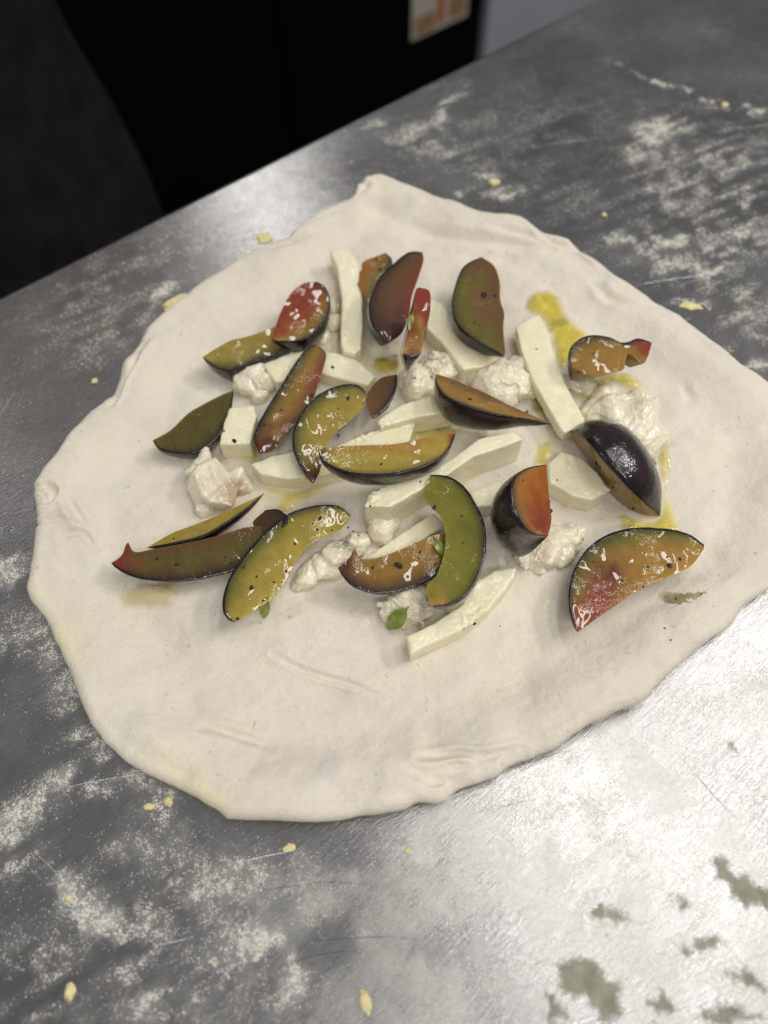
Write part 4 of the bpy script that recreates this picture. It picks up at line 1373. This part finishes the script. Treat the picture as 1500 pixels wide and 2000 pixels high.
plum('dark purple plum wedge with its glossy skin up at the right', [(1113, 846), (1160, 838), (1215, 858), (1258, 905), (1285, 960), (1289, 1008)], [(1113, 846), (1124, 868), (1142, 892), (1160, 919), (1178, 947), (1199, 969), (1226, 992), (1257, 1005), (1289, 1008)], 0, 105, (AMB * 0.7, AMB * 0.75, AMB * 0.7), 0.0, seed=14, up=True)
# front row
plum('amber and olive plum slice hidden behind the brown slice at left', [(287, 1070), (335, 1062), (387, 1050), (417, 1037), (473, 1000), (517, 963)], [(287, 1070), (333, 1043), (400, 1017), (483, 980), (517, 963)], 18, 62, (YEL * 0.75, YEL * 0.85, YEL * 0.8), 0.004, seed=15)
plum('stubby dark plum end tucked behind the brown slice and the yellow-green one', [(525, 1045), (552, 1028), (558, 1010), (543, 996), (517, 997)], [(525, 1045), (505, 1036), (494, 1020), (517, 997)], 20, 60, (lin(50, 30, 30), BROWN * 0.8, BROWN), 0.003, seed=16)
plum('brown plum slice with a pointed red tip at the left front', [(217, 1100), (245, 1118), (285, 1130), (350, 1133), (420, 1122), (480, 1100), (528, 1060)], [(217, 1100), (238, 1084), (249, 1058), (262, 1078), (300, 1072), (350, 1063), (420, 1048), (480, 1030), (525, 1028)], -14, 36, (BROWN, OLIVE * 0.85, TANB * 0.75), 0.001, endA=(RED * 0.8, 0.2), seed=17, spots=[(0.2, 0.5, 0.05, RED)])
plum('yellow-green plum slice with a rounded end at the left front', [(460, 1216), (440, 1200), (438, 1170), (450, 1130), (480, 1085), (520, 1040), (565, 1005), (615, 990), (660, 990), (685, 1008)], [(460, 1216), (500, 1190), (535, 1165), (560, 1130), (585, 1085), (620, 1055), (655, 1040), (675, 1025), (685, 1008)], 10, 40, (GREEN * 0.75, YEL * 0.8, YEL * 0.95), 0.003, seed=18)
plum('red-brown plum slice tucked under the green crescent at the front', [(660, 1108), (675, 1130), (700, 1148), (740, 1157), (790, 1150), (840, 1130), (878, 1100)], [(660, 1108), (682, 1090), (692, 1072), (704, 1090), (725, 1092), (760, 1082), (800, 1065), (840, 1048), (875, 1038)], -12, 40, (TANB * 0.7, AMB * 0.7, AMB * 0.75), 0.003, endA=(WINE, 0.3), seed=19)
plum('glossy green crescent plum slice at the front centre', [(840, 928), (875, 932), (905, 952), (930, 990), (945, 1030), (946, 1075), (935, 1120), (915, 1155), (885, 1178), (842, 1185)], [(840, 928), (827, 966), (842, 990), (862, 1012), (870, 1040), (868, 1075), (860, 1105), (850, 1128), (832, 1148), (842, 1185)], 6, 36, (GREEN * 0.72, GREEN * 0.95, GREEN), 0.013, endB=(AMB, 0.2), seed=20)
plum('upright plum wedge with an orange face and black skin at the right front', [(1067, 908), (1030, 915), (1007, 932), (1000, 960), (1007, 997), (1023, 1027), (1043, 1043), (1070, 1047)], [(1067, 908), (1070, 940), (1072, 965), (1075, 993), (1077, 1017), (1070, 1047)], 42, 95, (AMB * 0.85, ORANGE, ORANGE * 0.9), 0.004, seed=21, spots=[(0.75, 0.3, 0.22, RED)])
plum('largest plum slice, green with a red middle, alone at the right front', [(1128, 1235), (1114, 1190), (1114, 1150), (1125, 1110), (1150, 1072), (1190, 1045), (1240, 1033), (1300, 1035), (1345, 1045), (1375, 1066)], [(1128, 1235), (1170, 1205), (1200, 1185), (1235, 1160), (1270, 1140), (1310, 1125), (1350, 1105), (1375, 1072)], 0, 34, (GREEN * 0.75, AMB * 0.9, AMB), 0.0, endA=(RED, 0.3), seed=22, spots=[(0.36, 0.45, 0.14, WINE), (0.25, 0.25, 0.16, RED)])

# ------------------------------------------------------------------ herbs, pepper
bpy.context.view_layer.update()
DG = bpy.context.evaluated_depsgraph_get()


def cast(x, y):
    d = Vector(sight(x, y)).normalized()
    ok, loc, nrm, _, ob, _ = S.ray_cast(DG, Vector(CC), d)
    return (loc, nrm, ob) if ok else (Vector(P(x, y)), Vector((0, 0, 1)), None)


def leaf(label, tip, stem, wid, lf=0.0004):
    a, na, _ = cast(*stem)
    b, nb_, _ = cast(*tip)
    d = b - a
    n = (na + nb_).normalized()
    side = d.cross(n).normalized()
    n = side.cross(d).normalized()
    L = d.length
    wd = (Vector(P(tip[0] + wid, tip[1], b.z)) - Vector(P(tip[0], tip[1], b.z))).length / 2
    nu, nv = 14, 7
    V = []
    for i in range(nu):
        t = i / (nu - 1)
        hw = wd * math.sin(math.pi * min(max(t, 0.02), 0.98) ** 0.85) ** 0.8
        for j in range(nv):
            s = j / (nv - 1) * 2 - 1
            V.append(a + d * t + side * (hw * s) + n * (lf + 0.0007 + 0.16 * wd * s * s + 0.1 * L * math.sin(math.pi * t)))
    o = thing('herb_leaf', label, 'leaf', a, 'herb leaves')
    me = mesh_np('blade', np.array([tuple(v) for v in V]), grid_faces(nu, nv), M_LEAF)
    link('blade', me, o)
    V = []
    for i in range(nu):
        t = -0.12 + 1.1 * i / (nu - 1)
        r = wd * 0.07 * (1.2 - t)
        for k in range(6):
            an = k / 6 * 2 * math.pi
            V.append(a + d * t + side * (r * math.cos(an)) + n * (lf + 0.0008 + r * math.sin(an) + 0.1 * L * math.sin(math.pi * max(t, 0))))
    link('midrib', mesh_np('midrib', np.array([tuple(v) for v in V]), grid_faces(nu, 6, True), M_LEAF), o)
    return o


leaf('bright green oval herb leaf lying on the ragged cheese curl', (762, 1222), (798, 1184), 33, 0.002)
leaf('dark green herb leaf poking out under the yellow-green plum slice', (517, 1204), (524, 1162), 22)
leaf('tiny green herb sprig on the narrow red plum stick', (800, 650), (806, 616), 12)
leaf('small green herb leaf on the red-brown plum slice at the front', (862, 1086), (852, 1056), 18)
leaf('green leaf edge showing below the green crescent plum slice', (905, 1172), (866, 1188), 14)

PEPPER = [(458, 862, 9), (438, 842, 5), (617, 756, 5), (609, 772, 8), (549, 801, 5), (516, 829, 5), (680, 778, 9), (660, 798, 4), (661, 851, 6), (745, 907, 6), (669, 873, 4),
          (945, 577, 13), (968, 578, 6), (926, 630, 5), (935, 634, 4), (742, 527, 6), (735, 507, 4), (810, 738, 5), (843, 737, 4), (918, 780, 7), (885, 749, 4), (1029, 805, 6), (650, 718, 7),
          (1165, 905, 9), (1172, 912, 5), (1197, 952, 5), (1237, 993, 7), (1088, 938, 4), (1022, 938, 9), (1073, 979, 8), (1069, 984, 6), (1076, 998, 10), (1041, 1018, 6), (1031, 995, 3),
          (848, 992, 9), (902, 1008, 5), (779, 1105, 15), (820, 1078, 7), (818, 1090, 4), (728, 1109, 7), (868, 1074, 6), (816, 1142, 9), (792, 1196, 5), (790, 1203, 4),
          (926, 1218, 8), (906, 1228, 4), (723, 989, 5), (821, 941, 5), (492, 1148, 10), (501, 1126, 6), (559, 1116, 6), (535, 1137, 5), (476, 1108, 5), (576, 1062, 6), (514, 1173, 5), (464, 1209, 8),
          (625, 1013, 8), (611, 1023, 4), (666, 1020, 4), (346, 1102, 9), (307, 1091, 6), (340, 1052, 4), (450, 1100, 5), (440, 1088, 5), (393, 1050, 5), (620, 1034, 6), (690, 1038, 4),
          (1307, 1105, 11), (1215, 1134, 6), (1266, 1107, 5), (1328, 1092, 7), (1303, 1088, 5), (1256, 1146, 5), (1160, 1097, 4), (1320, 1170, 4), (1298, 1227, 4), (1310, 1250, 4), (1370, 1160, 4),
          (680, 1030, 4), (648, 1036, 4), (976, 1223, 3), (540, 700, 4), (1048, 682, 4), (1158, 690, 4), (1130, 726, 5), (700, 1046, 4), (862, 1100, 4), (905, 1060, 4)]
pmeshes = []
for k in range(6):
    bm = bmesh.new()
    bmesh.ops.create_icosphere(bm, subdivisions=2, radius=1)
    for v in bm.verts:
        v.co *= 0.85 + 0.55 * mnoise.noise(v.co * 1.3 + Vector((k * 7, 0, 0)))
        v.co.z *= 0.55
        v.co.x *= 1.15
    me = bpy.data.meshes.new('pepper_fleck')
    bm.to_mesh(me)
    bm.free()
    me.materials.append(M_PEPPER)
    pmeshes.append(me)
for i, (x, y, sz) in enumerate(PEPPER):
    loc, nrm, ob = cast(x, y)
    r = (loc - Vector(CC)).length / FPX * sz * 0.5
    o = bpy.data.objects.new('pepper_fleck', pmeshes[i % 6])
    COL.objects.link(o)
    o.location = loc + nrm * r * 0.3
    o.rotation_mode = 'QUATERNION'
    o.rotation_quaternion = nrm.to_track_quat('Z', 'Y') @ Matrix.Rotation(random.uniform(0, 6.3), 3, 'Z').to_quaternion()
    o.scale = (r * random.uniform(0.8, 1.2), r * random.uniform(0.7, 1.0), r)
    host = ob.parent or ob if ob else None
    on = host.get('label', 'raw dough') if host and not host.name.startswith('pepper') else 'the toppings'
    words_ = (('large black pepper fleck on ' if sz >= 10 else 'black pepper fleck on ') + on).split()
    tag(o, ' '.join(words_[:16]), 'pepper', 'cracked pepper flecks')

# ------------------------------------------------------------------ flour, crumbs and smears on the steel
def make_flour_grains():
    n_try = 4200000
    lo, hi = np.array([-0.36, -0.02]), np.array([0.42, 0.74])
    q = rng.uniform(lo, hi, (n_try, 2))
    # keep to the table and to the part in view
    rel = q - E0[:2]
    w = rel @ EPER[:2]
    keep = w < -0.006
    dz = -CAM_H
    dy = q[:, 1]
    depth = dy * CF[1] + dz * CF[2]
    px = q[:, 0] / depth * FPX + 750
    py = 1000 - (dy * CU[1] + dz * CU[2]) / depth * FPX
    keep &= (px > -80) & (px < 1580) & (py > -60) & (py < 2080)
    th = np.arctan2(q[:, 1] - DC[1], q[:, 0] - DC[0])
    keep &= np.hypot(q[:, 0] - DC[0], q[:, 1] - DC[1]) > rim_r(th) - 0.001
    q = q[keep]
    d = flour_density(q[:, 0], q[:, 1])
    fine = fbm(q[:, 0] * 700, q[:, 1] * 700, 55, 2)
    keep = rng.uniform(0, 1, len(q)) < np.clip(d * smooth(0.3, 0.7, fine) * 1.8, 0, 1) * 0.9
    q, d = q[keep], d[keep]
    n = len(q)
    r = 0.00009 + 0.00020 * rng.beta(1.3, 4.5, n) + 0.00009 * np.clip(d, 0, 1)
    h = r * rng.uniform(0.4, 0.9, n)
    a = rng.uniform(0, 2 * math.pi, n)
    V = np.zeros((n, 5, 3), np.float32)
    for k in range(4):
        an = a + k * math.pi / 2
        rr = r * rng.uniform(0.7, 1.3, n)
        V[:, k, 0] = q[:, 0] + rr * np.cos(an)
        V[:, k, 1] = q[:, 1] + rr * np.sin(an)
        V[:, k, 2] = 0.00004
    V[:, 4, 0] = q[:, 0] + rng.normal(0, 0.2, n) * r
    V[:, 4, 1] = q[:, 1] + rng.normal(0, 0.2, n) * r
    V[:, 4, 2] = h
    b = (np.arange(n) * 5)[:, None]
    F = np.concatenate([b + np.array([[k, (k + 1) % 4, 4]]) for k in range(4)], 1).reshape(-1, 3)
    me = mesh_np('flour_dust', V.reshape(-1, 3), F, M_FLOUR)
    yel = (rng.uniform(0, 1, n) < 0.12)[:, None]
    c = np.where(yel, lin(238, 228, 184), lin(236, 233, 222)) * rng.uniform(0.8, 1.0, (n, 1))
    paint(me, np.repeat(c, 5, 0))
    o = link('flour_dust', me)
    return tag(o, 'white flour and semolina dusted over the steel around the dough', 'flour', kind='stuff')


make_flour_grains()

SMEARS = [
    ([(1080, 1890), (1110, 1870), (1150, 1862), (1175, 1890), (1215, 1920), (1205, 1955), (1240, 1990), (1180, 2010), (1145, 1970), (1100, 1945), (1076, 1925)], 'largest grey-green dough smear at the bottom right of the steel'),
    ([(1392, 1675), (1425, 1672), (1465, 1710), (1510, 1730), (1510, 1775), (1440, 1765), (1405, 1725)], 'grey-green dough smear near the right border on bright steel'),
    ([(1305, 1735), (1340, 1745), (1370, 1785), (1345, 1790), (1310, 1765)], 'short dough smear left of the one near the right border'),
    ([(1270, 1950), (1320, 1930), (1335, 1960), (1300, 2000), (1260, 2010)], 'dough smear at the bottom border right of the largest smear'),
    ([(1400, 1900), (1450, 1885), (1500, 1930), (1500, 1950), (1440, 1925)], 'thin dough smear in the bottom right corner'),
    ([(1150, 1775), (1210, 1765), (1235, 1790), (1215, 1812), (1165, 1805)], 'faint dough smear in the middle of the bright steel'),
    ([(1330, 1830), (1400, 1810), (1440, 1850), (1380, 1870), (1340, 1860)], 'faint broad dough smear between the border smears at right'),
    ([(1060, 1990), (1075, 1930), (1100, 1960), (1110, 2010)], 'dough smear cut by the bottom border left of the largest smear'),
    ([(1425, 1440), (1445, 1445), (1462, 1478), (1440, 1482), (1420, 1460)], 'grey smudge on the bright steel right of the dough rim'),
    ([(1350, 1960), (1420, 1950), (1480, 1985), (1470, 2010), (1370, 2005)], 'dough smear at the bottom right border below the thin smear'),
    ([(1172, 1800), (1195, 1790), (1190, 1830), (1172, 1835)], 'tiny upright dough smear above the largest smear'),
    ([(1240, 1845), (1262, 1850), (1256, 1880), (1240, 1872)], 'small dough dab right of the tiny upright smear'),
]
for px, lab in SMEARS:
    film('dough_smear', lab, 'smear', px, M_SMEAR, P, 0.0002, 'dough smears', rough=0.0042, step=0.0011)


def crumb(label, x, y, lx, ly, rot=0.0, seed=0, hgt=0.5):
    c = P(x, y)
    sx = np.linalg.norm(P(x + lx, y) - c) / 2
    sy = np.linalg.norm(P(x, y + ly) - c) / 2
    bm = bmesh.new()
    bmesh.ops.create_icosphere(bm, subdivisions=4, radius=1)
    hz = min(sx, sy) * hgt
    for v in bm.verts:
        k = 0.85 + 0.35 * mnoise.noise(v.co * 1.4 + Vector((seed * 5, 1, 2))) + 0.16 * mnoise.noise(v.co * 4.5 + Vector((seed, 3, 2)))
        p = v.co * k
        p = Vector((p.x * sx, p.y * sy, max(p.z, -0.35) * hz + 0.35 * hz))
        p.rotate(Matrix.Rotation(rot, 3, 'Z'))
        v.co = p
    me = bpy.data.meshes.new('dough_crumb')
    bm.to_mesh(me)
    bm.free()
    me.polygons.foreach_set('use_smooth', [True] * len(me.polygons))
    me.materials.append(M_CRUMB)
    o = link('dough_crumb', me)
    o.location = Vector((c[0], c[1], 0.0001))
    return tag(o, label, 'crumb', 'dough crumbs on the steel')


crumb('yellow dough crumb in the bottom left corner area of the steel', 137, 1936, 24, 38, 0.2, 1)
crumb('long yellow dough crumb at the bottom centre border', 714, 1956, 24, 60, 0.25, 2)
crumb('yellow dough crumb, left of the pair beside the near rim', 291, 1576, 24, 16, 0, 3)
crumb('yellow dough crumb, right of the pair beside the near rim', 330, 1565, 22, 24, 0.3, 4)
crumb('flat pale dough scrap on the steel behind the far left rim', 516, 466, 36, 22, -0.3, 5, 0.12)
crumb('brownish dough scrap on the steel behind the far right rim', 965, 357, 25, 14, 0.3, 6, 0.4)
crumb('small pale crumb on the steel left of the dough', 185, 745, 14, 11, 0, 7)
crumb('pale crumb on the lower left steel beside the flour band', 135, 1754, 12, 14, 0, 8)
crumb('small crumb in front of the near rim of the dough', 566, 1656, 26, 18, 0.3, 9, 0.25)
crumb('tiny crumb on the bright steel below the near rim', 796, 1661, 14, 12, 0.3, 10)
crumb('tiny brown crumb on the flour line at the top right', 1415, 206, 16, 8, 0.3, 11)
crumb('yellow semolina clump against the right far rim', 1350, 598, 50, 16, -0.2, 12, 0.10)
crumb('yellow semolina clump against the left far rim', 345, 590, 70, 22, 0.6, 13, 0.08)
crumb('tiny round crumb in the flour above the right rim', 1180, 420, 10, 9, 0, 14)

# deep scratches in the steel, real hair-thin grooves filled with dirt
M_SCRATCH = plain('scratch', (0.05, 0.05, 0.055), 0.6, 0.3, 200, 0.2)
for px in ([(400, 1752), (480, 1742), (560, 1732), (640, 1723), (715, 1728), (748, 1752)], [(620, 1838), (690, 1832), (760, 1830), (830, 1836)],
           [(560, 1880), (640, 1862), (720, 1858)], [(1330, 1480), (1400, 1560), (1440, 1600)]):
    q = np.array([P(x, y, 0.0) for x, y in catmull(px, 40)])
    t = np.gradient(q, axis=0)
    nrm = np.stack([-t[:, 1], t[:, 0], 0 * t[:, 0]], 1)
    nrm /= np.linalg.norm(nrm, axis=1)[:, None]
    wv = 0.00010 * np.sin(np.linspace(0.15, math.pi - 0.15, 40))[:, None] * (0.6 + 0.8 * rng.uniform(0, 1, (40, 1)))
    V = np.stack([q - nrm * wv, q + UPZ * 0.00006, q + nrm * wv], 1)
    V[..., 2] += 0.00003
    link('scratch', mesh_np('scratch', V.reshape(-1, 3), grid_faces(40, 3), M_SCRATCH), table)
